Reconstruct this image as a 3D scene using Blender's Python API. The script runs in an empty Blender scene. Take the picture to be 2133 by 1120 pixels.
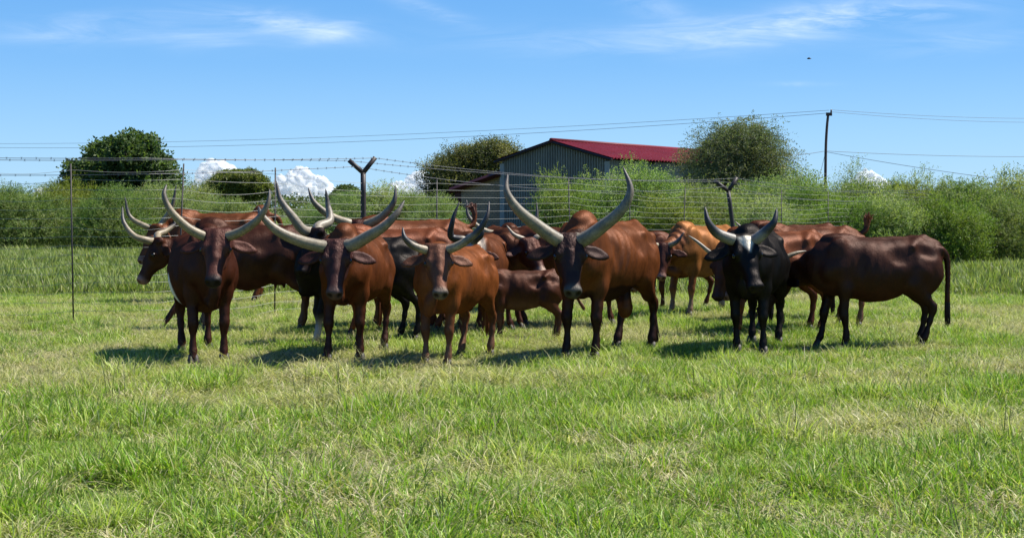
import bpy, math, random
import numpy as np
from mathutils import Vector, Matrix

# ------------------------------------------------------------------ camera, sky, sun, exposure
SC = bpy.context.scene
COL = SC.collection
F, HOR, CAMH = 2900.0, 432.0, 1.60           # focal length (photo px), horizon row, eye height
cam_d = bpy.data.cameras.new('camera'); cam = bpy.data.objects.new('camera', cam_d); COL.objects.link(cam)
cam.location = (0, 0, CAMH); cam.rotation_euler = (math.radians(90), 0, 0)
cam_d.sensor_width = 36; cam_d.lens = F / 2133 * 36
cam_d.shift_y = -(560 - HOR) / 2133
cam_d.clip_start = 0.2; cam_d.clip_end = 12000
SC.camera = cam

SUN = Vector((0.56, 0.13, 0.80)).normalized()
SUN_STRENGTH, SKY_STRENGTH, EXPOSURE = 5.0, 0.08, 0.85
elev = math.asin(SUN.z); azim = math.atan2(SUN.x, SUN.y)

W = bpy.data.worlds.new('World'); SC.world = W; W.use_nodes = True
nt = W.node_tree; nt.nodes.clear()
N = lambda t, **k: _node(nt, t, **k)
def _node(tree, t, **k):
    n = tree.nodes.new(t)
    for a, v in k.items(): setattr(n, a, v)
    return n
def lk(tree, a, b): tree.links.new(a, b)
def mth(tree, op, a, b=None, clamp=False):
    n = tree.nodes.new('ShaderNodeMath'); n.operation = op; n.use_clamp = clamp
    for i, v in enumerate((a, b)):
        if v is None: continue
        if isinstance(v, (int, float)): n.inputs[i].default_value = v
        else: tree.links.new(v, n.inputs[i])
    return n.outputs[0]
sky = N('ShaderNodeTexSky', sky_type='NISHITA', sun_disc=False, sun_elevation=elev, sun_rotation=azim,
        altitude=900, air_density=1.0, dust_density=0.3, ozone_density=2.0)
hsv = N('ShaderNodeHueSaturation'); hsv.inputs['Saturation'].default_value = 1.22; hsv.inputs['Value'].default_value = 1.0
lk(nt, sky.outputs[0], hsv.inputs['Color'])
tc = N('ShaderNodeTexCoord'); sep = N('ShaderNodeSeparateXYZ'); lk(nt, tc.outputs['Generated'], sep.inputs[0])
dx, dy, dz = sep.outputs
den = mth(nt, 'MAXIMUM', mth(nt, 'ABSOLUTE', dy), 0.05)
u = mth(nt, 'DIVIDE', dx, den); v = mth(nt, 'DIVIDE', dz, den)
cmb = N('ShaderNodeCombineXYZ'); lk(nt, u, cmb.inputs[0]); lk(nt, v, cmb.inputs[1])
def cloud_noise(rot, sx, sy, scale, detail, dist):
    mp = N('ShaderNodeMapping'); mp.inputs['Rotation'].default_value = (0, 0, rot); mp.inputs['Scale'].default_value = (sx, sy, 1)
    lk(nt, cmb.outputs[0], mp.inputs[0])
    nz = N('ShaderNodeTexNoise'); nz.inputs['Scale'].default_value = scale; nz.inputs['Detail'].default_value = detail
    nz.inputs['Roughness'].default_value = 0.6; nz.inputs['Distortion'].default_value = dist
    lk(nt, mp.outputs[0], nz.inputs['Vector']); return nz.outputs[0]
def streak(px, py, su, sv, slope, amp):
    u0 = (px - 1066.5) / F; v0 = (HOR - py) / F
    du = mth(nt, 'SUBTRACT', u, u0)
    dv = mth(nt, 'SUBTRACT', mth(nt, 'SUBTRACT', v, v0), mth(nt, 'MULTIPLY', du, slope))
    a = mth(nt, 'ADD', mth(nt, 'POWER', mth(nt, 'DIVIDE', mth(nt, 'ABSOLUTE', du), su), 2.0),
            mth(nt, 'POWER', mth(nt, 'DIVIDE', mth(nt, 'ABSOLUTE', dv), sv), 2.0))
    return mth(nt, 'MULTIPLY', mth(nt, 'POWER', 2.718, mth(nt, 'MULTIPLY', a, -1.0)), amp)
mask = None
for s in ((600, 52, .050, .0085, -.13, .8), (690, 68, .022, .006, .18, .8), (400, 75, .04, .009, -.06, .55), (885, 18, .035, .006, -.36, .55),
          (1500, 72, .075, .011, .07, .75), (1700, 42, .055, .010, .13, .85), (1860, 30, .06, .010, .05, .7), (1340, 10, .03, .008, -.25, .45), (1180, 88, .10, .010, -.03, .22),
          (1660, 175, .02, .0018, .0, .4), (170, 60, .06, .010, .10, .55), (1990, 90, .05, .008, .1, .4)):
    k = streak(*s); mask = k if mask is None else mth(nt, 'ADD', mask, k)
wisp = cloud_noise(0.12, 9, 55, 1.0, 7, 1.2)
wisp = mth(nt, 'MULTIPLY', mth(nt, 'SUBTRACT', wisp, 0.34), 2.6, True)
fine = cloud_noise(0.25, 30, 150, 1.0, 6, 0.8)
fine = mth(nt, 'ADD', mth(nt, 'MULTIPLY', fine, 0.9), 0.15, True)
cir = mth(nt, 'MULTIPLY', mth(nt, 'MULTIPLY', mask, wisp), mth(nt, 'MULTIPLY', fine, .78), True)
ramp = N('ShaderNodeValToRGB'); el_ = ramp.color_ramp.elements              # clear-air blue by elevation, mixed over the Nishita sky
el_[0].position = 0.0; el_[0].color = (.37, .64, .89, 1); el_[1].position = 1.0; el_[1].color = (.035, .12, .42, 1)
for p_, c_ in ((.045, (.29, .57, .90, 1)), (.10, (.18, .45, .86, 1)), (.17, (.12, .37, .80, 1)), (.45, (.06, .20, .56, 1))):
    x_ = el_.new(p_); x_.color = c_
lk(nt, mth(nt, 'ABSOLUTE', dz), ramp.inputs[0])
sc_ = N('ShaderNodeVectorMath', operation='SCALE'); lk(nt, ramp.outputs[0], sc_.inputs[0]); sc_.inputs['Scale'].default_value = 0.64 / SKY_STRENGTH
mx0 = N('ShaderNodeMix', data_type='RGBA'); mx0.inputs[0].default_value = .85; lk(nt, hsv.outputs[0], mx0.inputs[6]); lk(nt, sc_.outputs[0], mx0.inputs[7])
mix = N('ShaderNodeMix', data_type='RGBA'); lk(nt, cir, mix.inputs[0]); lk(nt, mx0.outputs[2], mix.inputs[6])
mix.inputs[7].default_value = (8.6, 9.2, 9.6, 1)
bg = N('ShaderNodeBackground'); bg.inputs[1].default_value = SKY_STRENGTH; lk(nt, mix.outputs[2], bg.inputs[0])
wo = N('ShaderNodeOutputWorld'); lk(nt, bg.outputs[0], wo.inputs[0])

sl = bpy.data.lights.new('sun', 'SUN'); sl.energy = SUN_STRENGTH; sl.angle = math.radians(0.5); sl.color = (1.0, 0.955, 0.88)
so = bpy.data.objects.new('sun', sl); COL.objects.link(so); so.location = (0, 0, 60)
so.rotation_euler = (-SUN).to_track_quat('-Z', 'Y').to_euler()
SC.view_settings.view_transform = 'Standard'; SC.view_settings.look = 'None'
SC.view_settings.exposure = EXPOSURE; SC.view_settings.gamma = 1.0; SC.view_settings.use_curve_mapping = False

# ------------------------------------------------------------------ helpers
rng = np.random.default_rng(7)
def PX(px, Y): return (px - 1066.5) * Y / F            # lateral metres of a photo column at distance Y
def PZ(py, Y): return CAMH + (HOR - py) * Y / F        # height of a photo row at distance Y

def tag(o, label=None, cat=None, group=None, kind=None):
    if label: o['label'] = label
    if cat: o['category'] = cat
    if group: o['group'] = group
    if kind: o['kind'] = kind
    return o
def empty(name, loc, rz=0.0, sc=1.0):
    o = bpy.data.objects.new(name, None); COL.objects.link(o)
    o.location = loc; o.rotation_euler = (0, 0, rz); o.scale = (sc, sc, sc); o.empty_display_size = 0.2
    return o
def link(name, me, mat=None, parent=None):
    o = bpy.data.objects.new(name, me); COL.objects.link(o)
    if mat is not None and len(me.materials) == 0: me.materials.append(mat)
    if parent is not None: o.parent = parent
    return o
def np_mesh(name, V, Fq, smooth=True, colors=None, cname='coat', tris=None):
    """V (n,3), Fq (m,4) quads, tris (k,3)"""
    me = bpy.data.meshes.new(name)
    V = np.asarray(V, np.float32); me.vertices.add(len(V)); me.vertices.foreach_set('co', V.ravel())
    parts, tot = [], []
    if Fq is not None and len(Fq): parts.append(np.asarray(Fq, np.int32).ravel()); tot.append(np.full(len(Fq), 4, np.int32))
    if tris is not None and len(tris): parts.append(np.asarray(tris, np.int32).ravel()); tot.append(np.full(len(tris), 3, np.int32))
    li = np.concatenate(parts); lt = np.concatenate(tot); ls = np.concatenate([[0], np.cumsum(lt)[:-1]]).astype(np.int32)
    me.loops.add(len(li)); me.loops.foreach_set('vertex_index', li)
    me.polygons.add(len(lt)); me.polygons.foreach_set('loop_start', ls)
    me.polygons.foreach_set('use_smooth', np.full(len(lt), smooth, bool))
    if colors is not None:
        at = me.attributes.new(cname, 'FLOAT_COLOR', 'POINT')
        c = np.ones((len(V), 4), np.float32); c[:, :3] = colors; at.data.foreach_set('color', c.ravel())
    me.update(calc_edges=True); me.validate()
    return me

class MB:
    """collects tubes, boxes and other pieces into one mesh"""
    def __init__(s): s.V, s.Q, s.T, s.C, s.n = [], [], [], [], 0
    def add(s, V, Q=None, T=None, col=None):
        V = np.asarray(V, float); s.V.append(V)
        if Q is not None and len(Q): s.Q.append(np.asarray(Q, int) + s.n)
        if T is not None and len(T): s.T.append(np.asarray(T, int) + s.n)
        s.C.append(np.tile(np.array(col if col is not None else (1, 1, 1), float), (len(V), 1)) if np.ndim(col) < 2 else np.asarray(col, float))
        s.n += len(V)
    def tube(s, pts, rad, sides=8, cap=True, col=None, flat=1.0):
        V, Q, T, _ = tube_np(pts, rad, sides, cap, flat); s.add(V, Q, T, col)
    def box(s, c, h, rz=0.0, col=None):
        a = np.array([[x, y, z] for x in (-1, 1) for y in (-1, 1) for z in (-1, 1)], float) * np.array(h)
        R = np.array([[math.cos(rz), -math.sin(rz), 0], [math.sin(rz), math.cos(rz), 0], [0, 0, 1]])
        s.add(a @ R.T + np.array(c), [[0, 1, 3, 2], [4, 6, 7, 5], [0, 4, 5, 1], [2, 3, 7, 6], [0, 2, 6, 4], [1, 5, 7, 3]], None, col)
    def build(s, name, mat, parent=None, smooth=True, cname='tint'):
        me = np_mesh(name, np.concatenate(s.V), np.concatenate(s.Q) if s.Q else None, smooth, np.concatenate(s.C), cname, np.concatenate(s.T) if s.T else None)
        return link(name, me, mat, parent)
def tube_np(pts, rad, sides=8, cap=True, flat=1.0):
    P = np.asarray(pts, float); n = len(P); rad = np.broadcast_to(np.asarray(rad, float), (n,))
    T = np.gradient(P, axis=0); T /= np.linalg.norm(T, axis=1, keepdims=True) + 1e-9
    ref = np.array([0, 0, 1.0]) if abs(T[0, 2]) < 0.8 else np.array([0, 1.0, 0])
    A = np.cross(T[0], ref); A /= np.linalg.norm(A)
    V, tt = [], []
    for i in range(n):
        A = A - T[i] * A.dot(T[i]); A /= np.linalg.norm(A) + 1e-9
        B = np.cross(T[i], A)
        th = np.linspace(0, 2 * np.pi, sides, endpoint=False)
        V.append(P[i] + rad[i] * (np.cos(th)[:, None] * A + flat * np.sin(th)[:, None] * B)); tt += [i / (n - 1)] * sides
    V = np.concatenate(V); Q = []
    for i in range(n - 1):
        for j in range(sides):
            k = (j + 1) % sides; Q.append([i * sides + j, i * sides + k, (i + 1) * sides + k, (i + 1) * sides + j])
    Tt = []
    if cap:
        V = np.concatenate([V, P[:1], P[-1:]]); tt += [0, 1]
        a, b = n * sides, n * sides + 1
        for j in range(sides):
            k = (j + 1) % sides; Tt += [[a, k, j], [b, (n - 1) * sides + j, (n - 1) * sides + k]]
    return V, Q, Tt, np.array(tt)
def spline(pts, m):
    """Catmull-Rom resampling of rows"""
    P = np.asarray(pts, float); n = len(P)
    P = np.concatenate([2 * P[:1] - P[1:2], P, 2 * P[-1:] - P[-2:-1]])
    t = np.linspace(0, n - 1, m); i = np.minimum(t.astype(int), n - 2); f = (t - i)[:, None]
    a, b, c, d = P[i], P[i + 1], P[i + 2], P[i + 3]
    return 0.5 * (2 * b + (c - a) * f + (2 * a - 5 * b + 4 * c - d) * f ** 2 + (3 * b - a - 3 * c + d) * f ** 3)
def vnoise(P, seed=0):
    """smooth value noise, rows of P in, 0..1 out"""
    P = np.asarray(P, float); i = np.floor(P).astype(np.int64); f = P - i; f = f * f * (3 - 2 * f)
    def h(a):
        n = (a[:, 0] * 374761393 + a[:, 1] * 668265263 + a[:, 2] * 2147483647 + seed * 974711) & 0x7fffffff
        n = ((n ^ (n >> 13)) * 1274126177) & 0x7fffffff
        return ((n ^ (n >> 16)) & 0xffff) / 65535.0
    r = 0
    for dx_ in (0, 1):
        for dy_ in (0, 1):
            for dz_ in (0, 1):
                w = (f[:, 0] if dx_ else 1 - f[:, 0]) * (f[:, 1] if dy_ else 1 - f[:, 1]) * (f[:, 2] if dz_ else 1 - f[:, 2])
                r = r + w * h(i + np.array([dx_, dy_, dz_]))
    return r
def fbm2(x, y, s, seed=0):
    P = np.stack([x * s, y * s, np.zeros_like(x)], 1)
    return 0.6 * vnoise(P, seed) + 0.27 * vnoise(P * 2.1 + 7, seed + 1) + 0.13 * vnoise(P * 4.3 + 3, seed + 2)

# ------------------------------------------------------------------ materials
def new_mat(name):
    m = bpy.data.materials.new(name); m.use_nodes = True
    t = m.node_tree; b = t.nodes['Principled BSDF']; return m, t, b
def attr(t, name):
    a = t.nodes.new('ShaderNodeAttribute'); a.attribute_name = name; return a.outputs['Color']
def noise(t, scale, detail=4, rough=.55, vec=None, dist=0):
    n = t.nodes.new('ShaderNodeTexNoise'); n.inputs['Scale'].default_value = scale; n.inputs['Detail'].default_value = detail
    n.inputs['Roughness'].default_value = rough; n.inputs['Distortion'].default_value = dist
    if vec is not None: t.links.new(vec, n.inputs['Vector'])
    return n.outputs[0]
def objco(t, scale=(1, 1, 1)):
    c = t.nodes.new('ShaderNodeTexCoord'); m = t.nodes.new('ShaderNodeMapping'); m.inputs['Scale'].default_value = scale
    t.links.new(c.outputs['Object'], m.inputs[0]); return m.outputs[0]
def mulcol(t, a, fac, lo, hi):
    """a * map(fac 0..1 -> lo..hi)"""
    r = t.nodes.new('ShaderNodeMapRange'); r.inputs[1].default_value = .25; r.inputs[2].default_value = .75
    r.inputs[3].default_value = lo; r.inputs[4].default_value = hi; t.links.new(fac, r.inputs[0])
    v_ = t.nodes.new('ShaderNodeVectorMath'); v_.operation = 'SCALE'; 
    if isinstance(a, tuple): v_.inputs[0].default_value = a[:3]
    else: t.links.new(a, v_.inputs[0])
    t.links.new(r.outputs[0], v_.inputs['Scale']); return v_.outputs[0]
def bump(t, b, h, strength, dist):
    n = t.nodes.new('ShaderNodeBump'); n.inputs['Strength'].default_value = strength; n.inputs['Distance'].default_value = dist
    t.links.new(h, n.inputs['Height']); t.links.new(n.outputs[0], b.inputs['Normal'])
def simple_mat(name, col, rough=.7, lo=.8, hi=1.15, scale=6, metal=0.0, bs=.2, bd=.01, spec=.4):
    m, t, b = new_mat(name); co = objco(t); nz = noise(t, scale, 5, .6, co)
    t.links.new(mulcol(t, col, nz, lo, hi), b.inputs['Base Color']); b.inputs['Roughness'].default_value = rough
    b.inputs['Metallic'].default_value = metal; b.inputs['Specular IOR Level'].default_value = spec
    bump(t, b, nz, bs, bd); return m

def hide_mat():
    m, t, b = new_mat('cattle_hide')
    co = objco(t); c1 = noise(t, 5, 5, .6, co); c2 = noise(t, 1, 6, .7, objco(t, (70, 70, 14)))
    a = mulcol(t, attr(t, 'coat'), c1, .27, .55); a = mulcol(t, a, c2, .72, 1.28)
    r = t.nodes.new('ShaderNodeMapRange'); r.inputs[3].default_value = .38; r.inputs[4].default_value = .56; t.links.new(c1, r.inputs[0])
    # wrinkle mask lives in a second attribute (forehead, neck folds)
    w = noise(t, 26, 3, .5, objco(t, (1, 1, .45)), 1.0)
    wm = mth(t, 'MULTIPLY', w, attr(t, 'fold'))
    h = mth(t, 'ADD', mth(t, 'MULTIPLY', c2, .40), mth(t, 'ADD', wm, mth(t, 'MULTIPLY', noise(t, 9, 3, .5, co), .25)))
    n = t.nodes.new('ShaderNodeBump'); n.inputs['Strength'].default_value = .6; n.inputs['Distance'].default_value = .022; t.links.new(h, n.inputs['Height'])
    # short hair: dark diffuse undercoat plus a warm satin lobe, no mirror-like rim
    d = t.nodes.new('ShaderNodeBsdfDiffuse'); d.inputs['Roughness'].default_value = .3; g_ = t.nodes.new('ShaderNodeBsdfGlossy'); mx = t.nodes.new('ShaderNodeMixShader')
    t.links.new(a, d.inputs[0]); t.links.new(r.outputs[0], g_.inputs['Roughness'])
    gc_ = t.nodes.new('ShaderNodeMix'); gc_.data_type = 'RGBA'; gc_.inputs[0].default_value = .68; gc_.inputs[6].default_value = (.85, .76, .72, 1)
    v_ = t.nodes.new('ShaderNodeVectorMath'); v_.operation = 'SCALE'; v_.inputs['Scale'].default_value = 5.5; t.links.new(a, v_.inputs[0]); t.links.new(v_.outputs[0], gc_.inputs[7])
    t.links.new(gc_.outputs[2], g_.inputs['Color'])
    t.links.new(n.outputs[0], d.inputs['Normal']); t.links.new(n.outputs[0], g_.inputs['Normal'])
    mx.inputs[0].default_value = .065; t.links.new(d.outputs[0], mx.inputs[1]); t.links.new(g_.outputs[0], mx.inputs[2])
    t.links.new(mx.outputs[0], t.nodes['Material Output'].inputs[0]); t.nodes.remove(b); return m
def horn_mat():
    m, t, b = new_mat('horn'); co = objco(t, (1, 1, 1))
    n1 = noise(t, 14, 6, .65, co, .6); n2 = noise(t, 60, 3, .6, objco(t, (1, .4, .5)))
    a = mulcol(t, attr(t, 'coat'), n1, .30, .95); a = mulcol(t, a, n2, .72, 1.1)
    t.links.new(a, b.inputs['Base Color']); b.inputs['Roughness'].default_value = .5
    bump(t, b, mth(t, 'ADD', n1, mth(t, 'MULTIPLY', n2, .5)), .35, .008); return m
def leaf_mat(name, trans=.35, rough=.55):
    m, t, b = new_mat(name); out = t.nodes['Material Output']
    a = attr(t, 'tint')
    if name == 'leaf':
        oi = t.nodes.new('ShaderNodeObjectInfo'); hs_ = t.nodes.new('ShaderNodeHueSaturation'); t.links.new(a, hs_.inputs['Color'])
        t.links.new(mth(t, 'ADD', mth(t, 'MULTIPLY', oi.outputs['Random'], .035), .488), hs_.inputs['Hue']); rr_ = mth(t, 'FRACT', mth(t, 'MULTIPLY', oi.outputs['Random'], 7.31))
        t.links.new(mth(t, 'ADD', mth(t, 'MULTIPLY', rr_, .5), .85), hs_.inputs['Value']); t.links.new(mth(t, 'ADD', mth(t, 'MULTIPLY', rr_, -.25), 1.05), hs_.inputs['Saturation']); a = hs_.outputs[0]
    t.links.new(a, b.inputs['Base Color']); b.inputs['Roughness'].default_value = rough; b.inputs['Specular IOR Level'].default_value = .25
    tr = t.nodes.new('ShaderNodeBsdfTranslucent'); v_ = t.nodes.new('ShaderNodeVectorMath'); v_.operation = 'MULTIPLY'
    t.links.new(a, v_.inputs[0]); v_.inputs[1].default_value = (1.25, 1.35, .6); t.links.new(v_.outputs[0], tr.inputs[0])
    mx = t.nodes.new('ShaderNodeMixShader'); mx.inputs[0].default_value = trans
    t.links.new(b.outputs[0], mx.inputs[1]); t.links.new(tr.outputs[0], mx.inputs[2]); t.links.new(mx.outputs[0], out.inputs[0]); return m
M_HIDE = hide_mat(); M_HORN = horn_mat()
M_EYE = simple_mat('eye', (.008, .005, .004), .22, spec=.5, bs=0)
M_HOOF = simple_mat('hoof', (.035, .028, .022), .6)
M_HAIR = None
def tint_mat(name, rough=.7, scale=8, lo=.75, hi=1.2, bs=.3, bd=.01):
    m, t, b = new_mat(name); nz = noise(t, scale, 5, .6, objco(t)); t.links.new(mulcol(t, attr(t, 'tint'), nz, lo, hi), b.inputs['Base Color'])
    b.inputs['Roughness'].default_value = rough; b.inputs['Specular IOR Level'].default_value = .3; bump(t, b, nz, bs, bd); return m
M_HAIR = tint_mat('tail_hair', .6, 40)
M_LEAF = leaf_mat('leaf', .42); M_GRASS = leaf_mat('grass_blade', .36, .45)
M_BARK = simple_mat('bark', (.085, .065, .05), .9, .6, 1.3, 9, bs=.6, bd=.03)
M_POST = simple_mat('tarred_pole', (.028, .02, .018), .55, .7, 1.4, 12, bs=.4)
M_DROP = simple_mat('dropper_steel', (.03, .024, .022), .6, .7, 1.3, 20)
M_WIRE = simple_mat('galvanised_wire', (.34, .34, .32), .5, .8, 1.1, 3, metal=.35, bs=0)
M_BARB = simple_mat('weathered_wire', (.16, .16, .17), .5, .8, 1.1, 3, metal=.5, bs=0)
M_CABLE = simple_mat('power_cable', (.12, .14, .17), .6, bs=0)
M_POLE = simple_mat('utility_pole_wood', (.10, .06, .05), .85, .6, 1.3, 3, bs=.4)

def ground_mat():
    m, t, b = new_mat('pasture_soil'); co = objco(t)
    n1 = noise(t, .35, 6, .6, co, .3); n2 = noise(t, 9, 6, .7, co)
    r = t.nodes.new('ShaderNodeValToRGB'); e = r.color_ramp.elements
    e[0].position = .36; e[0].color = (.055, .085, .018, 1); e[1].position = .66; e[1].color = (.10, .09, .04, 1)
    x = e.new(.5); x.color = (.075, .10, .025, 1)
    t.links.new(mth(t, 'ADD', mth(t, 'MULTIPLY', n1, .65), mth(t, 'MULTIPLY', n2, .35)), r.inputs[0])
    t.links.new(mulcol(t, r.outputs[0], n2, .6, 1.3), b.inputs['Base Color']); b.inputs['Roughness'].default_value = .95; b.inputs['Specular IOR Level'].default_value = .1
    bump(t, b, n2, .8, .05); return m

# ------------------------------------------------------------------ ground
def ground_h(x, y):
    x = np.asarray(x, float); y = np.asarray(y, float)
    k = np.clip((y - 3) / 4, 0, 1) * np.clip((60 - y) / 20, 0, 1)
    return k * (0.10 * (fbm2(x, y, .45, 3) - .5) + .04 * (fbm2(x, y, .8, 9) - .5))
gx = np.concatenate([[-6000, -1500, -400, -120, -50], np.arange(-24, 24.01, .2), [50, 120, 400, 1500, 6000]])
gy = np.concatenate([[-1500, -200, -40, -8, 0], np.arange(3, 60.01, .2), [90, 150, 300, 700, 2000, 9000]])
X, Y = np.meshgrid(gx, gy, indexing='ij'); Zg = ground_h(X.ravel(), Y.ravel())
ni, nj = len(gx), len(gy); I, J = np.meshgrid(np.arange(ni - 1), np.arange(nj - 1), indexing='ij'); b0 = (I * nj + J).ravel()
gme = np_mesh('ground', np.stack([X.ravel(), Y.ravel(), Zg], 1), np.stack([b0, b0 + nj, b0 + nj + 1, b0 + 1], 1))
tag(link('ground', gme, ground_mat()), kind='structure')
def gz(x, y): return float(ground_h(np.array([x]), np.array([y]))[0])

# ------------------------------------------------------------------ implicit surfaces -> one continuous mesh
class Field:
    def __init__(s, lo, hi, h):
        s.lo = np.array(lo, float); s.h = h
        s.n = np.ceil((np.array(hi) - s.lo) / h).astype(int) + 1
        s.d = np.full(s.n, .5, np.float32); s.id = np.zeros(s.n, np.int8)
    def sub(s, a, b, m):
        i0 = np.clip(np.floor((np.array(a) - m - s.lo) / s.h).astype(int), 0, s.n - 1); i1 = np.clip(np.ceil((np.array(b) + m - s.lo) / s.h).astype(int) + 1, 1, s.n)
        sl_ = tuple(slice(int(p), int(q)) for p, q in zip(i0, i1))
        ax = [s.lo[k] + s.h * np.arange(i0[k], i1[k]) for k in range(3)]
        G = np.meshgrid(*ax, indexing='ij'); return sl_, G
    def blend(s, sl_, d, k, ident):
        cur = s.d[sl_]; s.id[sl_] = np.where(d < cur, ident, s.id[sl_])
        hh = np.maximum(k - np.abs(cur - d), 0) / k; s.d[sl_] = np.minimum(cur, d) - hh * hh * k * .25
    def carve(s, sl_, d, k):
        cur = s.d[sl_]; hh = np.maximum(k - np.abs(cur + d), 0) / k; s.d[sl_] = np.maximum(cur, -d) + hh * hh * k * .25
    def ell(s, c, r, k=.05, ident=0, R=None, carve=False):
        c = np.array(c, float); r = np.array(r, float); mr = r if R is None else np.full(3, r.max())
        sl_, G = s.sub(c - mr, c + mr, k + .03)
        if G[0].size == 0: return
        p = [G[i] - c[i] for i in range(3)]
        if R is not None: p = [sum(R[j, i] * p[j] for j in range(3)) for i in range(3)]   # columns of R are the axes
        k0 = np.sqrt(sum((p[i] / r[i]) ** 2 for i in range(3))); k1 = np.sqrt(sum((p[i] / r[i] ** 2) ** 2 for i in range(3)))
        d = k0 * (k0 - 1) / (k1 + 1e-6)
        (s.carve(sl_, d, k) if carve else s.blend(sl_, d, k, ident))
    def cone(s, a, b, ra, rb, k=.04, ident=0, flat=None):
        a = np.array(a, float); b = np.array(b, float); m = max(ra, rb)
        sl_, G = s.sub(np.minimum(a, b) - m, np.maximum(a, b) + m, k + .03)
        if G[0].size == 0: return
        ab = b - a; L2 = ab.dot(ab) + 1e-9
        p = [G[i] - a[i] for i in range(3)]; t_ = np.clip(sum(p[i] * ab[i] for i in range(3)) / L2, 0, 1)
        q = [p[i] - t_ * ab[i] for i in range(3)]
        if flat is not None: q[0] = q[0] * flat
        d = np.sqrt(sum(x * x for x in q)) - (ra + (rb - ra) * t_)
        s.blend(sl_, d, k, ident)
    def loft(s, A, axis, up, st, k=.05, ident=0, ribs=0.0, n=2.0):
        """st rows: t, offset along up, half width, half height"""
        A = np.array(A, float); ax = np.array(axis, float); ax /= np.linalg.norm(ax); upv = np.array(up, float); upv -= ax * ax.dot(upv); upv /= np.linalg.norm(upv); sd = np.cross(ax, upv)
        S = spline(st, 90); S[:, 2:] = np.maximum(S[:, 2:], .006); t0, t1 = S[0, 0], S[-1, 0]; m = S[:, 2:].max() + np.abs(S[:, 1]).max()
        pts = np.array([A + ax * t_ + upv * o for t_, o in S[:, :2]])
        mm = np.maximum(S[:, 2], S[:, 3])[:, None]
        sl_, G = s.sub((pts - mm).min(0), (pts + mm).max(0), k + .03)
        if G[0].size == 0: return
        p = [G[i] - A[i] for i in range(3)]
        t_ = sum(p[i] * ax[i] for i in range(3)); vv = sum(p[i] * upv[i] for i in range(3)); ss = sum(p[i] * sd[i] for i in range(3))
        tc_ = np.clip(t_, t0, t1); off = np.interp(tc_, S[:, 0], S[:, 1]); hw = np.interp(tc_, S[:, 0], S[:, 2]); hh = np.interp(tc_, S[:, 0], S[:, 3])
        vv = vv - off
        if n == 2.0:
            k0 = np.sqrt((ss / hw) ** 2 + (vv / hh) ** 2); k1 = np.sqrt((ss / hw ** 2) ** 2 + (vv / hh ** 2) ** 2); d = k0 * (k0 - 1) / (k1 + 1e-6)
            d = np.where(k0 < .3, np.maximum(d, -np.minimum(hw, hh)) , d); d = np.where(k0 < 1e-3, -np.minimum(hw, hh), d)
        else:
            g = (np.abs(ss / hw) ** n + np.abs(vv / hh) ** n) ** (1 / n); d = (g - 1) * np.minimum(hw, hh)
        e = np.abs(t_ - tc_); d = np.where(e > 0, np.sqrt(np.maximum(d, 0) ** 2 + e ** 2), d)
        if ribs:
            w_ = np.exp(-((t_ - .10) / .33) ** 2) * np.exp(-((vv - .04) / .20) ** 2)
            d = d - ribs * w_ * np.sin((t_ + .35 * vv) * 2 * np.pi / .085)
        s.blend(sl_, d, k, ident)
    def mesh(s, smooth=2):
        d = s.d; ins = d < 0; nx, ny, nz = s.n
        c = [(0,0,0),(1,0,0),(0,1,0),(1,1,0),(0,0,1),(1,0,1),(0,1,1),(1,1,1)]
        sh = lambda o, a: a[o[0]:nx-1+o[0], o[1]:ny-1+o[1], o[2]:nz-1+o[2]]
        cnt = sum(sh(o, ins).astype(np.int8) for o in c); cells = np.argwhere((cnt > 0) & (cnt < 8))
        idx = np.full((nx-1, ny-1, nz-1), -1, np.int64); idx[tuple(cells.T)] = np.arange(len(cells))
        val = np.stack([d[cells[:,0]+o[0], cells[:,1]+o[1], cells[:,2]+o[2]] for o in c], 1).astype(float); co = np.array(c, float)
        acc = np.zeros((len(cells), 3)); num = np.zeros(len(cells))
        for i, j in ((0,1),(2,3),(4,5),(6,7),(0,2),(1,3),(4,6),(5,7),(0,4),(1,5),(2,6),(3,7)):
            a, b = val[:, i], val[:, j]; mk = (a < 0) != (b < 0); t_ = np.where(mk, a / np.where(mk, a - b, 1), 0)
            acc += mk[:, None] * (co[i] + t_[:, None] * (co[j] - co[i])); num += mk
        V = s.lo + s.h * (cells + acc / num[:, None]); ids = s.id[tuple(cells.T)]
        Q = []
        for axn in range(3):
            o1, o2 = [(1, 2), (2, 0), (0, 1)][axn]
            a = np.moveaxis(ins, axn, 0); fl = a[:-1] != a[1:]; g = np.argwhere(np.moveaxis(fl, 0, axn))
            g = g[(g[:, o1] > 0) & (g[:, o2] > 0) & (g[:, o1] < s.n[o1]-1) & (g[:, o2] < s.n[o2]-1)]
            e1 = np.eye(3, dtype=int)[o1]; e2 = np.eye(3, dtype=int)[o2]
            q = np.stack([idx[tuple(x.T)] for x in (g - e1 - e2, g - e2, g, g - e1)], 1)
            flip = ~ins[tuple(g.T)]; q[flip] = q[flip][:, ::-1]; Q.append(q)
        Q = np.concatenate(Q); Q = Q[(Q >= 0).all(1)]
        E = np.concatenate([Q[:, [0,1]], Q[:, [1,2]], Q[:, [2,3]], Q[:, [3,0]]]); E = np.concatenate([E, E[:, ::-1]])
        dg = np.bincount(E[:, 0], minlength=len(V)).astype(float); dg[dg == 0] = 1
        for _ in range(smooth):
            av = np.stack([np.bincount(E[:, 0], V[E[:, 1], k], len(V)) / dg for k in range(3)], 1); V = V + .5 * (av - V)
        return V, Q, ids, E, dg

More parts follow.
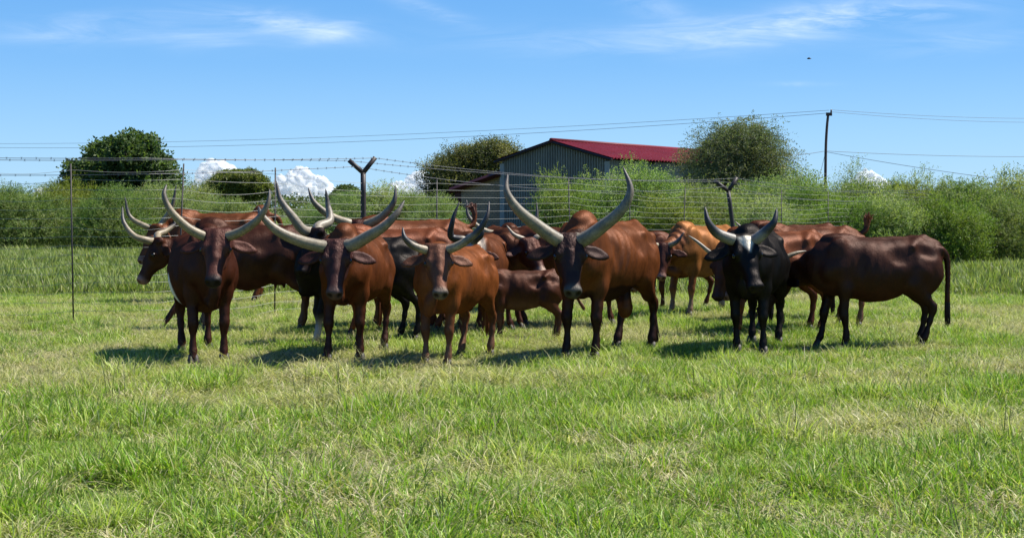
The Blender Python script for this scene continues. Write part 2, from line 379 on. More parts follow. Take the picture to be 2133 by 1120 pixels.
# ------------------------------------------------------------------ cattle
def sm(x, a, b): t_ = np.clip((x - a) / (b - a), 0, 1); return t_ * t_ * (3 - 2 * t_)
HOOF_ME = None
def hoof_mesh():
    global HOOF_ME
    if HOOF_ME: return HOOF_ME
    mb = MB()
    for s_ in (-1, 1):
        mb.tube([(s_*.024, .012, .085), (s_*.025, -.004, .05), (s_*.028, -.016, .012), (s_*.028, -.018, 0)], [.024, .031, .037, .037], 8, True)
    HOOF_ME = np_mesh('hoof', np.concatenate(mb.V), np.concatenate(mb.Q), True, None, 'tint', np.concatenate(mb.T)); HOOF_ME.materials.append(M_HOOF)
    return HOOF_ME

def make_cow(spec):
    g = spec.get; res = g('res', .018)
    yaw = math.radians(spec['yaw']); sc = g('scale', 1.0)
    dvec = np.array([math.sin(yaw), -math.cos(yaw)])
    front = np.array([PX(spec['px'], spec['Y']), spec['Y']]); ctr = front - .5 * sc * dvec
    root = empty(spec['name'], (ctr[0], ctr[1], gz(*ctr)), yaw, sc)
    tag(root, spec['label'], g('cat', 'cow'), g('group', 'long-horned cattle in the herd'))
    cz, sz = math.cos(-yaw), math.sin(-yaw)
    def loc(w):   # world point -> cow local
        x, y, z = w[0] - ctr[0], w[1] - ctr[1], w[2] - root.location.z
        return np.array([cz * x - sz * y, sz * x + cz * y, z]) / sc
    hy = spec['head'][2] if len(spec['head']) > 2 else spec['Y'] - .42 * sc * math.cos(yaw)
    poll_w = np.array([PX(spec['head'][0], hy), hy, PZ(spec['head'][1], hy)]); poll = loc(poll_w)
    hyaw = math.radians(g('hyaw', 0)) - yaw; pit = math.radians(g('pitch', 66)); roll = math.radians(g('roll', 0))
    Rz = lambda a: np.array([[math.cos(a), -math.sin(a), 0], [math.sin(a), math.cos(a), 0], [0, 0, 1]])
    # head frame columns: side (camera right when facing), face-normal u, muzzle direction h
    h0 = np.array([0, -math.cos(pit), -math.sin(pit)]); u0 = np.array([0, -math.sin(pit), math.cos(pit)]); s0 = np.array([1., 0, 0])
    Rr = np.array([[math.cos(roll), 0, math.sin(roll)], [0, 1, 0], [-math.sin(roll), 0, math.cos(roll)]])
    Rh = Rz(hyaw) @ Rr @ np.stack([s0, u0, h0], 1)
    hs = g('hscale', 1.0)
    H = lambda s_, u_, h_: poll + Rh @ (np.array([s_, u_, h_]) * hs)
    ext = np.array([H(sx, uu, hh) for sx in (-.36, .36) for uu in (-.35, .1) for hh in (-.08, .66)])
    lo = np.minimum(np.array([-.52, -.95, 0]), ext.min(0)); hi = np.maximum(np.array([.52, 1.12, 1.62]), ext.max(0)) + .06
    f = Field(lo - .06, hi, res / sc)
    fat, deep = g('fat', 1.0), g('deep', 0.0) + .03; rl = random.Random(len(spec['label']) * 7 + int(spec['px']))
    # torso (t = forward)
    f.loft((0, 0, 0), (0, -1, 0), (0, 0, 1), [
        (-.86, 1.09, .05, .06), (-.80, 1.08, .13, .17), (-.66, 1.05, .21, .26), (-.48, 1.02, .26 * fat, .305), (-.22, .975 - deep/2, .315 * fat, .345 + deep/2),
        (.05, .955 - deep/2, .325 * fat, .365 + deep/2), (.30, .965, .275 * fat, .37), (.50, .985, .215, .365), (.66, .975, .165, .30), (.78, .965, .11, .21), (.84, .95, .03, .06)], .05, 0, g('ribs', .0035))
    f.cone((0, .62, 1.315), (0, -.30, 1.295), .03, .035, .05, 0)                     # backbone
    f.cone((0, .80, 1.245), (0, .62, 1.32), .035, .035, .06, 0)
    for s_ in (-1, 1):
        f.cone((s_*.215, .40, 1.215), (s_*.08, .52, 1.28), .035, .05, .07, 0)           # hook bones
        f.ell((s_*.105, .80, 1.17), (.05, .06, .06), .05, 0)                           # pin bones
        f.ell((s_*.165, -.50, 1.10), (.075, .15, .24), .06, 0)                         # shoulder blades
        f.ell((s_*.15, -.62, .93), (.075, .10, .12), .06, 0)
        f.ell((s_*.16, .56, .93), (.115, .25, .29), .06, 0)                            # thigh
    for s_ in (-1, 1):
        f.ell((s_*.315*fat, .235, 1.13), (.06, .12, .10), .09, 0, None, True)               # hollow before the hip
        f.ell((s_*.245, .60, 1.16), (.05, .10, .07), .08, 0, None, True)                    # hollow between hook and pin
        f.ell((s_*.315*(.6+.4*fat), -.27, 1.10), (.055, .045, .20), .07, 0, None, True)                  # behind the shoulder blade
    hp = g('hump', .07)
    f.ell((0, -.46, 1.33 + hp*.35), (.10 + hp*.2, .19, .05 + hp), .07, 0)
    # neck
    nb = np.array([0, -.50, 1.07]); ne = H(0, -.15, .07); nd = ne - nb; L = np.linalg.norm(nd)
    nw = g('neck', 1.0)
    upn = np.array([0, 0, 1.0]) if abs(nd[2]) / L < .85 else np.array([0, -1.0, 0])
    f.loft(nb, nd, upn, [(-.12, 0, .10, .16), (0, .02, .175*nw, .27), (.33*L, -.01, .145*nw, .225), (.66*L, -.01, .115*nw, .165), (L, 0, .098*nw, .125*hs), (L + .07, 0, .05, .07)], .08, 4)
    # dewlap: thin fold from throat to brisket
    th = H(0, -.27, .16); br = np.array([0, -.72, .70 - g('dew', .03)]); md = (th + br) / 2 + np.array([0, -.02, -.07]); mid2 = (th * .3 + br * .7) + np.array([0, -.03, -.05])
    bb = np.array([0, -.52, .66])
    for a_, b_, r_ in () if poll[2] < 1.08 else ((th, md, .02), (md, mid2, .026), (mid2, br, .03), (br, bb, .045)): f.cone(a_, b_, r_, r_ + .006, .09, 4)
    # head
    o = .0; dd = lambda t_, w_, d_: (t_, -d_, w_, d_)
    st = [(-.055, -.10, .045, .03), dd(-.03, .105, .085), dd(.02, .132, .11), dd(.10, .134, .13), dd(.19, .130, .135), dd(.28, .102, .118), dd(.37, .082, .095), dd(.45, .074, .080), dd(.51, .079, .076), dd(.555, .073, .066), (.585, -.075, .045, .038)]
    st = [(a*hs, b*hs, c*hs, d*hs) for a, b, c, d in st]
    f.loft(poll, Rh[:, 2], Rh[:, 1], st, .03, 2, 0, 2.35)
    sgrp = [hs * x for x in (1,)]
    for s_ in (-1, 1):
        f.ell(H(s_*.114, -.050, .185), np.array((.038, .044, .05)) * hs, .035, 2, Rh)   # orbit
        f.cone(H(s_*.075, -.018, .02), H(s_*.095, -.02, .16), .03*hs, .026*hs, .04, 2)    # brow ridge
        f.ell(H(s_*.062, -.205, .19), np.array((.035, .065, .13)) * hs, .05, 2, Rh)      # jaw
        f.ell(H(s_*.105, -.06, -.005), np.array((.055, .055, .055)) * hs, .04, 2, Rh)    # horn boss
        f.ell(H(s_*.047, -.045, .535), np.array((.032, .031, .032)) * hs, .03, 2, Rh)    # nostril wing
        e = spec.get('ear', (0, 0)); droop = e[0 if s_ < 0 else 1]
        if g('ears', True):
            ed = Rh @ np.array([s_ * .93, -.30, .16 + droop]); ed /= np.linalg.norm(ed)
            en = Rh @ np.array([s_*.30, .95, .05]); en -= ed * ed.dot(en); en /= np.linalg.norm(en); ew = np.cross(ed, en)
            E_ = np.stack([ed, ew, en], 1); eb = H(s_*.115, -.135, .065)
            f.cone(eb, eb + ed*.07*hs, .036*hs, .03*hs, .03, 3)
            f.ell(eb + ed*.135*hs, np.array((.125, .072, .022)) * hs, .03, 3, E_)
            f.ell(eb + ed*.225*hs, np.array((.065, .034, .014)) * hs, .03, 3, E_)
            f.ell(eb + ed*.13*hs + en*.026*hs, np.array((.095, .046, .02)) * hs, .015, 3, E_, carve=True)
    f.cone(H(0, -.012, .03), H(0, -.012, .30), .045*hs, .03*hs, .05, 2)                  # nasal ridge
    for s_ in (-1, 1):
        f.ell(H(s_*.046, -.036, .575), np.array((.022, .022, .024)) * hs, .012, 2, Rh, carve=True)
        f.ell(H(s_*.138, -.052, .19), np.array((.022, .02, .028)) * hs, .012, 2, Rh, carve=True)
    f.cone(H(-.06, -.115, .55), H(.06, -.115, .55), .010*hs, .010*hs, .02, 2)
    f.ell(H(0, -.13, .50), np.array((.05, .035, .06)) * hs, .03, 2, Rh)                # lower lip
    # legs
    feet = g('feet', tuple((rl.uniform(-.02, .03) * (1 if i % 2 else -1), rl.uniform(-.11, .11)) for i in range(4)))                                   # front l, front r, hind l, hind r: (side, forward)
    hoofs = []
    for k_, (s_, fr) in enumerate(((-1, True), (1, True), (-1, False), (1, False))):
        fx, ff = feet[k_]
        if fr: P = [(.155, -.50, .96, .12), (.165, -.45, .72, .082), (.158, -.48, .52, .056), (.156, -.495, .43, .054), (.155, -.495, .39, .050), (.153, -.485, .33, .037), (.152, -.485, .20, .034), (.15, -.495, .125, .043), (.15, -.52, .055, .040)]
        else: P = [(.17, .50, .92, .15), (.185, .42, .77, .105), (.17, .60, .60, .068), (.16, .715, .50, .055), (.158, .72, .45, .048), (.156, .70, .32, .037), (.155, .675, .19, .036), (.153, .655, .13, .045), (.152, .63, .055, .041)]
        top = P[0][2]; Q = []
        for (x, y, z, r) in P:
            w_ = ((top - z) / top) ** 1.1; Q.append((s_*x + fx * w_, y - ff * w_, z, r * g('legs', .90)))
        for i in range(len(Q) - 1): f.cone(Q[i][:3], Q[i+1][:3], Q[i][3], Q[i+1][3], .035 if i > 1 else .08, 1)
        hoofs.append(Q[-1])
    # tail
    tp = g('tail', [(0, .84, 1.20), (0, .92, 1.08), (.01, .93, .85), (.02, .92, .62), (.02, .92, .52)])
    T = spline(tp, 14); tr_ = .62 if g('tail_up') else 1.0
    for i in range(13): f.cone(T[i], T[i+1], tr_ * (.034 - .0012*i), tr_ * (.034 - .0012*(i+1)), .04, 5)
    if g('udder'):
        f.ell((0, .42, .66), (.12, .14, .09), .06, 6)
        for sx in (-.05, .05):
            for sy in (.36, .47): f.cone((sx, sy, .62), (sx, sy, .53), .02, .014, .02, 6)
    if g('bull'):
        f.cone((0, .42, .68), (0, .42, .47), .05, .075, .05, 6); f.ell((0, .42, .43), (.075, .07, .09), .03, 6)
        f.ell((0, .08, .60), (.05, .16, .05), .06, 0)
    for e_ in g('lumps', ()): f.ell(e_[0], e_[1], e_[2], 0)
    V, Q, ids, E, dg = f.mesh(2)
    nrm = np.zeros_like(V); fn = np.cross(V[Q[:, 2]] - V[Q[:, 0]], V[Q[:, 3]] - V[Q[:, 1]])
    for c_ in range(4):
        for k in range(3): nrm[:, k] += np.bincount(Q[:, c_], fn[:, k], len(V))
    nrm /= np.linalg.norm(nrm, axis=1, keepdims=True) + 1e-9
    bodyw = np.isin(ids, (0, 4)) * 1.0 + (ids == 1) * .35; sd_ = len(spec['label'])
    amp = bodyw * (.018 * (vnoise(V * np.array([5, 6.5, 3.5]) + sd_, 1) - .5) + .014 * (vnoise(V * np.array([3, 13, 2.6]) + sd_, 7) - .5) + .008 * (vnoise(V * np.array([11, 17, 8]) + sd_, 2) - .5)) + (ids == 2) * .007 * (vnoise(V * 19 + sd_, 3) - .5)
    nk = (ids == 4) * .006 * np.sin((V[:, 1] * .8 + V[:, 2] * .35) * 2 * np.pi / .10 + 3 * vnoise(V * 5, 6))
    V = V + nrm * (amp + nk)[:, None]
    # ---- coat colours; some darker necks and legs also carry painted shade
    Cb = np.array(g('coat', (.11, .03, .014))) * np.array((1, .97, .72)); C = np.tile(Cb, (len(V), 1))
    hl = (V - poll) @ Rh / hs; ishead = (ids == 2) | (ids == 3)
    def mixc(w, c):
        nonlocal C
        w = np.clip(w, 0, 1)[:, None]; C = C * (1 - w) + np.array(c) * w
    if g('flank'): mixc(sm(V[:, 1], -.35, .2) * sm(V[:, 2], .55, .8), spec['flank'])
    if g('belly'): mixc(sm(-V[:, 2], -.86, -.64) * (1 - np.clip((ids == 1) * 1.0, 0, 1)) * sm(-np.abs(V[:, 1]), -.75, -.45), spec['belly'])
    if g('leg'): mixc((1 - sm(V[:, 2], .35, .85)) * np.isin(ids, (1,)), spec['leg'])  # leg colour; front animals' dark legs have shade painted in as well
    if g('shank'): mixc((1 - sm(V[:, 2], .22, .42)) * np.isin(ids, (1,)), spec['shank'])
    if g('neck_coat_shade'): mixc((ids == 4) * .8, spec['neck_coat_shade'])  # dark neck coat, with shade on neck and chest put into its colour
    if g('face'): mixc(ishead * 1.0, spec['face'])
    if g('inleg'): mixc(np.isin(ids, (1,)) * sm(-np.abs(V[:, 0]), -.15, -.11) * (1 - sm(V[:, 2], .5, .75)), spec['inleg'])
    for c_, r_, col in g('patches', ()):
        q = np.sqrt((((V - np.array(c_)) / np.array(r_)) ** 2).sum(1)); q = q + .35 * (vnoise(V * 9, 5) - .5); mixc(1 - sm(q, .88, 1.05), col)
    if ishead.any():
        mz = g('muzzle', (.035, .022, .02)); head = (ids == 2)
        mixc(head * sm(hl[:, 2] + .25 * (hl[:, 1] + .06), .475, .535), mz)
        if g('ring'): mixc(head * sm(hl[:, 2], .42, .46) * (1 - sm(hl[:, 2], .49, .53)) * .8, spec['ring'])
        if g('chin'): mixc(head * sm(hl[:, 2], .40, .50) * sm(-hl[:, 1], .085, .11), spec['chin'])
        for s_ in (-1, 1):
            q = np.sqrt(((hl[:, 0] - s_*.046) / .030) ** 2 + ((hl[:, 1] + .036) / .030) ** 2 + ((hl[:, 2] - .57) / .034) ** 2); mixc(head * (1 - sm(q, .75, 1.1)), (.006, .004, .004))
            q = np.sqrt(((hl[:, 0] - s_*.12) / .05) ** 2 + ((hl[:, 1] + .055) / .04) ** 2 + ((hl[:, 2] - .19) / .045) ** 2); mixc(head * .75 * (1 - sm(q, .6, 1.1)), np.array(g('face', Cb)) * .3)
        mixc((ids == 3) * .35, np.array(g('face', Cb)) * .5)
        if g('blaze'):
            q = np.abs(hl[:, 0] - .006) / np.maximum(.088 - .50 * np.maximum(hl[:, 2] - .03, 0), .004) + .25 * (vnoise(V * 30, 4) - .5)
            mixc((ids == 2) * (1 - sm(q, .85, 1.1)) * sm(hl[:, 2], .008, .03) * (hl[:, 1] > -.06) * (1 - sm(hl[:, 2], .19, .205)), spec['blaze'])
    nz_ = vnoise(V * 6, 2)[:, None]; C = C * (.86 + .28 * nz_)
    for _ in range(2): C = .5 * C + .5 * np.stack([np.bincount(E[:, 0], C[E[:, 1], k], len(V)) / dg for k in range(3)], 1)
    fold = np.zeros(len(V))
    if ishead.any():
        fold += (ids == 2) * sm(-hl[:, 2], -.24, -.16) * g('fold', .5)
    fold += (ids == 4) * .30
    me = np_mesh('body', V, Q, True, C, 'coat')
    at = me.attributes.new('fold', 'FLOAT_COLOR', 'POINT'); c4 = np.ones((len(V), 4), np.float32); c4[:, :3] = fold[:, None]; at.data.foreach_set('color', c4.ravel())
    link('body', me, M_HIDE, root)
    # ---- horns: points are (right, up, towards camera) metres from the poll, in upright world axes
    for side in ('hl', 'hr'):
        hp_ = g(side)
        if not hp_: continue
        s_ = -1 if side == 'hl' else 1
        wp = [poll_w + np.array([p[0], -p[2], p[1]]) for p in hp_]
        P = [H(s_*.06, -.065, .012)] + [loc(p) for p in wp]; P = spline(P, 30)
        n_ = len(P); tt = np.linspace(0, 1, n_); r0 = 1.02 * g('horn_r', .05) / sc
        rad = r0 * (1 - tt ** 1.7) ** .75 * (1 + .02 * np.sin(tt * 90) * (tt < .45)) + .0035
        Vh, Qh, Th, th_ = tube_np(P, rad, 14, True)
        pale = np.array(g('horn_c', (.50, .42, .29))) * np.array((.74, .69, .58)); tip = np.array(g('horn_tip', (.10, .085, .07))); dk = g('horn_dark', .62) - .08
        wv = sm(th_ + .16 * (vnoise(Vh * 14, 3) - .5), dk, dk + .3)[:, None]; wb = (1 - sm(th_, .10, .2))[:, None] * .25
        Ch = pale * (1 - wv) + tip * wv; Ch = Ch * (1 - wb) + np.array((.42, .33, .22)) * wb
        link('horn', np_mesh('horn', Vh, Qh, True, Ch, 'coat', Th), M_HORN, root)
    if g('eyes', True):
        for s_ in (-1, 1):
            mb = MB(); th = np.linspace(0, np.pi, 7); pts = []
            c_ = H(s_*.131, -.052, .19); r_ = .026 * hs
            mb.tube([c_ + np.array([0, 0, -r_ * math.cos(a)]) for a in th], [max(r_ * math.sin(a), .0005) for a in th], 10, True)
            mb.build('eye', M_EYE, root)
    for q in hoofs:
        ho = link('hoof', hoof_mesh(), None, root); ho.location = (q[0], q[1], 0)
    # tail switch
    tt = T[-1]; dr = T[-1] - T[-3]; dr /= np.linalg.norm(dr)
    mb = MB(); r2 = random.Random(hash(spec['name']) % 97 if False else len(spec['label'])); tl = g('tuft', .28); up_ = g('tail_up', 0)
    ref = np.array([1., 0, 0]); p1 = np.cross(dr, ref); p1 /= np.linalg.norm(p1); p2 = np.cross(dr, p1)
    for i in range(60):
        a_ = r2.uniform(0, 6.283); q_ = r2.random() ** .5; j = (p1 * math.cos(a_) + p2 * math.sin(a_)) * q_; Lh = tl * r2.uniform(.55, 1.05)
        sp = .030 + .02 * up_
        a = tt - dr * .06 + j * .022; m_ = tt + dr * Lh * .5 + j * sp; e_ = tt + dr * Lh + j * sp * (.8 if not up_ else 1.6) + np.array([r2.gauss(0, .008), r2.gauss(0, .008), -.05 * up_ * q_])
        mb.tube(spline([a, m_, e_], 5), [.010, .010, .008, .006, .002], 4, False, g('hair', tuple(Cb * .45)))
    mb.build('tail_tuft', M_HAIR, root)
    return root

MAH = (.115, .028, .013); DKM = (.050, .015, .010); TAN = (.36, .125, .040); RUS = (.20, .055, .018); BLK = (.0055, .0052, .006); DKF = (.060, .022, .015)
PINK = (.42, .24, .19); CREAM = (.62, .52, .42)
def off(poll, pts, Y):      # photo pixels of a horn -> metres from the poll (right, up, towards camera)
    return [((p[0] - poll[0]) * Y / F, (poll[1] - p[1]) * Y / F, p[2]) for p in pts]
HERD = [
 dict(name='cow', label='dark mahogany cow at left facing the camera, white flank streak, pale horns swept up', px=436, Y=14.3, yaw=20, head=(451, 480, 13.85), hyaw=4, pitch=58, hscale=1.02, scale=.99, res=.0155,
      coat=(.085, .023, .011), face=(.15, .052, .036), leg=(.075, .022, .012), neck_coat_shade=(.055, .016, .009), hump=.05, fat=1.12, deep=.08, muzzle=(.03, .024, .024), chin=(.24, .22, .13), patches=[((-.36, -.03, .72), (.16, .085, .20), (1.3, 1.25, 1.1))],
      hl=off((451, 480), [(425, 491, .0), (395, 474, .05), (364, 441, .10), (350, 409, .10), (352, 387, .04)], 14.25), hr=off((451, 480), [(478, 491, .0), (508, 479, .05), (540, 456, .10), (559, 424, .1), (560, 396, .04)], 14.25), horn_r=.047, horn_dark=.7,
      tail=[(0, .84, 1.20), (.0, .93, 1.05), (-.02, .95, .80), (-.10, .93, .62), (-.16, .92, .52)], feet=((-.02, .02), (0, .0), (0, .08), (.0, -.1)), dew=.08),
 dict(name='cow', label='chestnut cow with very wide upswept horns and a lowered dark face, before the black cow', px=717, Y=14.4, yaw=-9, head=(700, 502, 13.9), hyaw=4, pitch=59, scale=.97, res=.0155,
      coat=(.19, .055, .017), neck_coat_shade=(.06, .019, .011), face=(.11, .042, .034), leg=(.07, .023, .012), hump=.07, fat=.96, muzzle=(.16, .10, .085), fold=1.3, hscale=1.07,
      hl=off((700, 502), [(668, 512, .0), (625, 500, .06), (585, 480, .12), (556, 452, .12), (545, 432, .05)], 14.35), hr=off((700, 502), [(733, 510, .0), (765, 493, .06), (798, 473, .12), (824, 447, .12), (839, 420, .05)], 14.35), horn_r=.063, horn_dark=.72, horn_c=(.46, .40, .30), horn_tip=(.13, .11, .09)),
 dict(name='cow', label='small light brown cow with uneven pale-based dark-tipped horns, nearest the camera', px=911, Y=14.1, yaw=-22, head=(913, 511, 13.65), hyaw=8, pitch=58, scale=.89, res=.015,
      coat=(.31, .093, .028), face=(.25, .10, .055), neck_coat_shade=(.20, .07, .028), leg=(.21, .08, .034), shank=(.26, .13, .07), hump=.03, muzzle=(.22, .17, .13), chin=(.42, .34, .27), fold=.35, hscale=1.06,
      hl=off((913, 511), [(886, 520, 0), (862, 511, .04), (846, 495, .07), (841, 474, .03)], 14.05), hr=off((913, 511), [(938, 518, 0), (965, 505, .04), (994, 482, .07), (1012, 452, .07), (1016, 422, .0)], 14.05), horn_r=.042, horn_dark=.42, horn_c=(.6, .5, .36), horn_tip=(.05, .04, .035), feet=((0, 0), (-.02, 0), (.0, .15), (0, -.05)), dew=.06),
 dict(name='bull', cat='bull', label='brown bull with huge thick lyre horns and wrinkled forehead, before the light green bush', px=1212, Y=14.6, yaw=-32, head=(1187, 490, 14.1), hyaw=5, pitch=60, scale=1.07, res=.0155,
      coat=(.23, .070, .024), neck_coat_shade=(.034, .013, .009), face=(.065, .030, .024), leg=(.035, .012, .008), hump=.055, ribs=.007, neck=1.15, muzzle=(.13, .12, .10), fold=1.6, bull=True, hscale=1.05,
      hl=off((1187, 490), [(1160, 498, 0), (1120, 470, .06), (1082, 438, .12), (1060, 402, .12), (1062, 367, .05)], 14.6), hr=off((1187, 490), [(1216, 498, 0), (1252, 472, .06), (1288, 440, .12), (1307, 400, .12), (1293, 352, .05)], 14.6), horn_r=.072, horn_dark=.74, horn_c=(.40, .36, .28), horn_tip=(.12, .10, .085),
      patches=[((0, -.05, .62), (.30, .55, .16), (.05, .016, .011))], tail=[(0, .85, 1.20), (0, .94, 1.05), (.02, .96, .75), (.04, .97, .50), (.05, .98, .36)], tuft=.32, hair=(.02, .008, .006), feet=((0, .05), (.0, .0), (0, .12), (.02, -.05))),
 dict(name='bull', cat='bull', label='glossy black bull with a white triangle on its forehead and dark-tipped horns', px=1557, Y=15.25, yaw=-20, head=(1551, 491, 14.75), hyaw=10, pitch=58, scale=1.0, res=.0155, roll=-3,
      coat=BLK, hump=.03, fat=1.0, neck=1.15, muzzle=(.012, .011, .012), blaze=(1.1, 1.02, .85), fold=.4, hscale=1.09, ribs=.004,
      hl=off((1551, 491), [(1520, 497, 0), (1492, 484, .05), (1475, 462, .08), (1470, 432, .03)], 15.2), hr=off((1551, 491), [(1573, 499, 0), (1592, 482, .05), (1608, 462, .08), (1615, 436, .03)], 15.2), horn_r=.062, horn_dark=.42, horn_c=(.40, .38, .36), horn_tip=(.03, .028, .028), hair=(.008, .007, .008)),
 dict(name='cow', label='very dark brown cow standing side-on at far right, head hidden behind the black bull', px=1738, Y=15.8, yaw=-83, head=(1612, 560, 16.3), hyaw=-75, scale=.94, res=.0155,
      coat=(.075, .022, .012), face=(.03, .010, .008), leg=(.02, .008, .006), hump=.0, fat=1.0, deep=.02, dew=.10, hl=off((1612, 560), [(1618, 545, .1), (1650, 528, .1), (1678, 522, .05)], 16.3), hair=(.01, .005, .004), horn_r=.035, horn_dark=.9, feet=((0, .15), (0, -.1), (0, 0), (0, .1))),
 dict(name='cow', label='mahogany cow with udder standing side-on behind the leftmost front cow', px=432, Y=18.3, yaw=-86, head=(322, 498, 18.2), hyaw=-70, scale=1.03, coat=(.085, .025, .012), leg=(.16, .055, .028), shank=(.24, .12, .07), hump=.05, fat=1.1, deep=.05, udder=True, belly=(.10, .03, .02),
      hl=off((322, 498), [(310, 500, .1), (285, 490, .15), (262, 462, .1), (255, 430, .0)], 18.2), hr=off((322, 498), [(324, 490, -.1), (335, 483, -.2), (350, 470, -.3), (352, 462, -.3)], 18.2), horn_r=.045, muzzle=PINK),
 dict(name='cow', label='reddish cow beyond the wire fence at the left, ridged back above the front cow', px=380, Y=23.2, yaw=-78, head=(318, 470, 22.9), hyaw=-60, scale=1.12, res=.022, coat=(.21, .065, .024), hump=.02, ribs=.006, muzzle=PINK, hl=off((318, 470), [(300, 470, 0), (270, 450, 0), (260, 410, 0)], 22.9), hr=off((318, 470), [(335, 464, -.1), (355, 430, -.1), (364, 385, -.1)], 22.9), horn_r=.05,
      lumps=[((0, .66, 1.36), (.07, .12, .10), .06)], tail=[(0, .80, 1.30), (0, .90, 1.26), (0, .96, 1.1), (0, .97, .8), (0, .97, .6)]),
 dict(name='cow', label='black cow with white lower legs and tall pale horns, behind the chestnut cow', px=668, Y=16.25, yaw=-63, head=(650, 478, 16.0), hyaw=-48, scale=.93, coat=BLK, muzzle=(.02, .018, .018), hump=.0, fat=1.05, deep=.03, shank=(.62, .56, .5), face=(.030, .014, .012), belly=(.012, .011, .012),
      patches=[((-.20, -.60, .60), (.10, .09, .10), CREAM), ((0, .10, .55), (.2, .28, .075), CREAM), ((0, .66, .25), (.4, .2, .35), BLK), ((-.06, -.75, .82), (.05, .08, .10), CREAM)],
      hl=off((650, 478), [(632, 478, .05), (612, 450, .12), (588, 415, .14), (579, 378, .1)], 16.0), hr=off((650, 478), [(662, 472, -.08), (682, 460, -.22), (676, 428, -.3), (671, 393, -.3)], 16.0), horn_r=.058, horn_c=(.5, .45, .38), hair=(.008, .007, .008), feet=((0, 0), (0, .12), (0, 0), (0, -.1))),
 dict(name='cow', label='red cow with raised tail, wide horns rising behind the chestnut cow', px=775, Y=18.7, yaw=-62, head=(745, 461, 18.3), hyaw=0, scale=1.08, coat=(.21, .062, .024), face=(.10, .03, .018), hump=.02, ribs=.005,
      hl=off((745, 461), [(720, 463, 0), (688, 449, .05), (657, 422, .1), (643, 391, .05)], 18.3), hr=off((745, 461), [(770, 465, 0), (800, 448, .05), (822, 420, .1), (825, 388, .05)], 18.3), horn_r=.06, tail=[(0, .82, 1.24), (0, .90, 1.27), (-.01, .93, 1.36), (-.015, .93, 1.42), (-.02, .92, 1.46)], tail_up=1, tuft=.12, hair=(.12, .05, .03)),
 dict(name='cow', label='shiny red-brown cow whose hip bone shows above the black cow', px=740, Y=17.75, yaw=-66, head=(700, 560, 17.6), hyaw=-40, scale=1.0, coat=(.23, .062, .026), hump=.02, ribs=.005, muzzle=PINK),
 dict(name='cow', label='brown cow with black upright horns and white neck patch, behind light brown cow', px=985, Y=17.3, yaw=-12, head=(975, 508, 16.9), hyaw=-10, scale=.95, coat=(.19, .058, .023), face=(.14, .05, .03), patches=[((.06, -.72, 1.2), (.16, .3, .2), CREAM)], hump=.02,
      hl=off((975, 508), [(966, 500, 0), (940, 492, .05), (944, 458, .1), (957, 421, .05)], 16.9), hr=off((975, 508), [(988, 502, 0), (1002, 490, .05), (1008, 470, .05)], 16.9), horn_r=.05, horn_dark=.22, horn_tip=(.02, .018, .018)),
 dict(name='cow', label='brown cow far back with curved pale horns, just left of the big bull\'s horn', px=1062, Y=21.2, yaw=14, head=(1056, 486, 20.8), hyaw=4, scale=.98, res=.021, coat=(.12, .038, .018), face=(.12, .04, .02), hump=.02,
      hl=off((1056, 486), [(1034, 488, 0), (1003, 477, .03), (976, 450, .06), (972, 416, .0)], 20.8), hr=off((1056, 486), [(1078, 488, 0), (1100, 476, .03), (1117, 455, .06), (1118, 421, .0)], 20.8), horn_r=.05),
 dict(name='cow', label='brown cow turned right with short pale horns and cream-edged muzzle, above the calf', px=1062, Y=18.4, yaw=66, head=(1107, 497, 18.1), hyaw=34, pitch=55, scale=.96, coat=(.13, .042, .019), face=(.11, .036, .022), leg=(.10, .03, .016), hump=.02, neck=1.1, muzzle=(.30, .21, .17), chin=CREAM, ring=(.5, .36, .28), ear=(.1, .1),
      hl=off((1107, 497), [(1090, 498, 0), (1070, 488, .05), (1055, 469, .05)], 18.1), hr=off((1107, 497), [(1118, 494, -.05), (1130, 489, -.1), (1133, 482, -.1)], 18.1), horn_r=.036, horn_dark=.9, horn_c=(.6, .52, .42)),
 dict(name='calf', cat='calf', label='brown calf with a thin tail, standing between the light brown cow and the bull', px=1034, Y=16.9, yaw=-79, head=(990, 590, 16.9), hyaw=-90, scale=.63, res=.014, coat=(.115, .036, .019), leg=(.17, .075, .045), belly=(.2, .10, .06), hump=.0, fat=.85, legs=1.15, neck=.9, ribs=.002, hscale=.95, muzzle=(.05, .03, .03),
      tail=[(0, .82, 1.24), (.05, .93, 1.20), (-.02, 1.02, 1.0), (-.05, 1.12, .78), (-.08, 1.20, .66)], tuft=.14, hair=(.12, .05, .03)),
 dict(name='cow', label='dark reddish cow standing side-on behind the big brown bull', px=1262, Y=18.9, yaw=82, head=(1330, 540, 18.8), hyaw=80, scale=1.0, res=.021, coat=(.14, .04, .018), leg=(.11, .034, .017), hump=.02, udder=True),
 dict(name='cow', label='tan cow with a dark face and short horns, in the gap between the two bulls', px=1424, Y=20.3, yaw=-42, head=(1380, 508, 19.8), hyaw=-14, scale=.98, coat=(.46, .18, .058), face=(.12, .038, .022), neck_coat_shade=(.27, .09, .035), belly=(.36, .17, .09), leg=(.30, .12, .05), shank=(.42, .28, .18), hump=.03, muzzle=PINK, chin=PINK, hscale=.92,
      hl=off((1380, 508), [(1366, 511, 0), (1360, 508, .02), (1354, 501, .02)], 19.8), hr=off((1380, 508), [(1394, 511, 0), (1411, 502, .03), (1424, 484, .03)], 19.8), horn_r=.042, horn_dark=.5, patches=[((.0, .7, .3), (.5, .3, .45), (.62, .48, .38))]),
 dict(name='cow', label='brown cow mostly hidden behind the tan cow, only its legs and back showing', px=1366, Y=22.0, yaw=-70, head=(1335, 540, 21.8), hyaw=-70, scale=.9, res=.022, coat=(.12, .035, .018), hump=.02, muzzle=PINK),
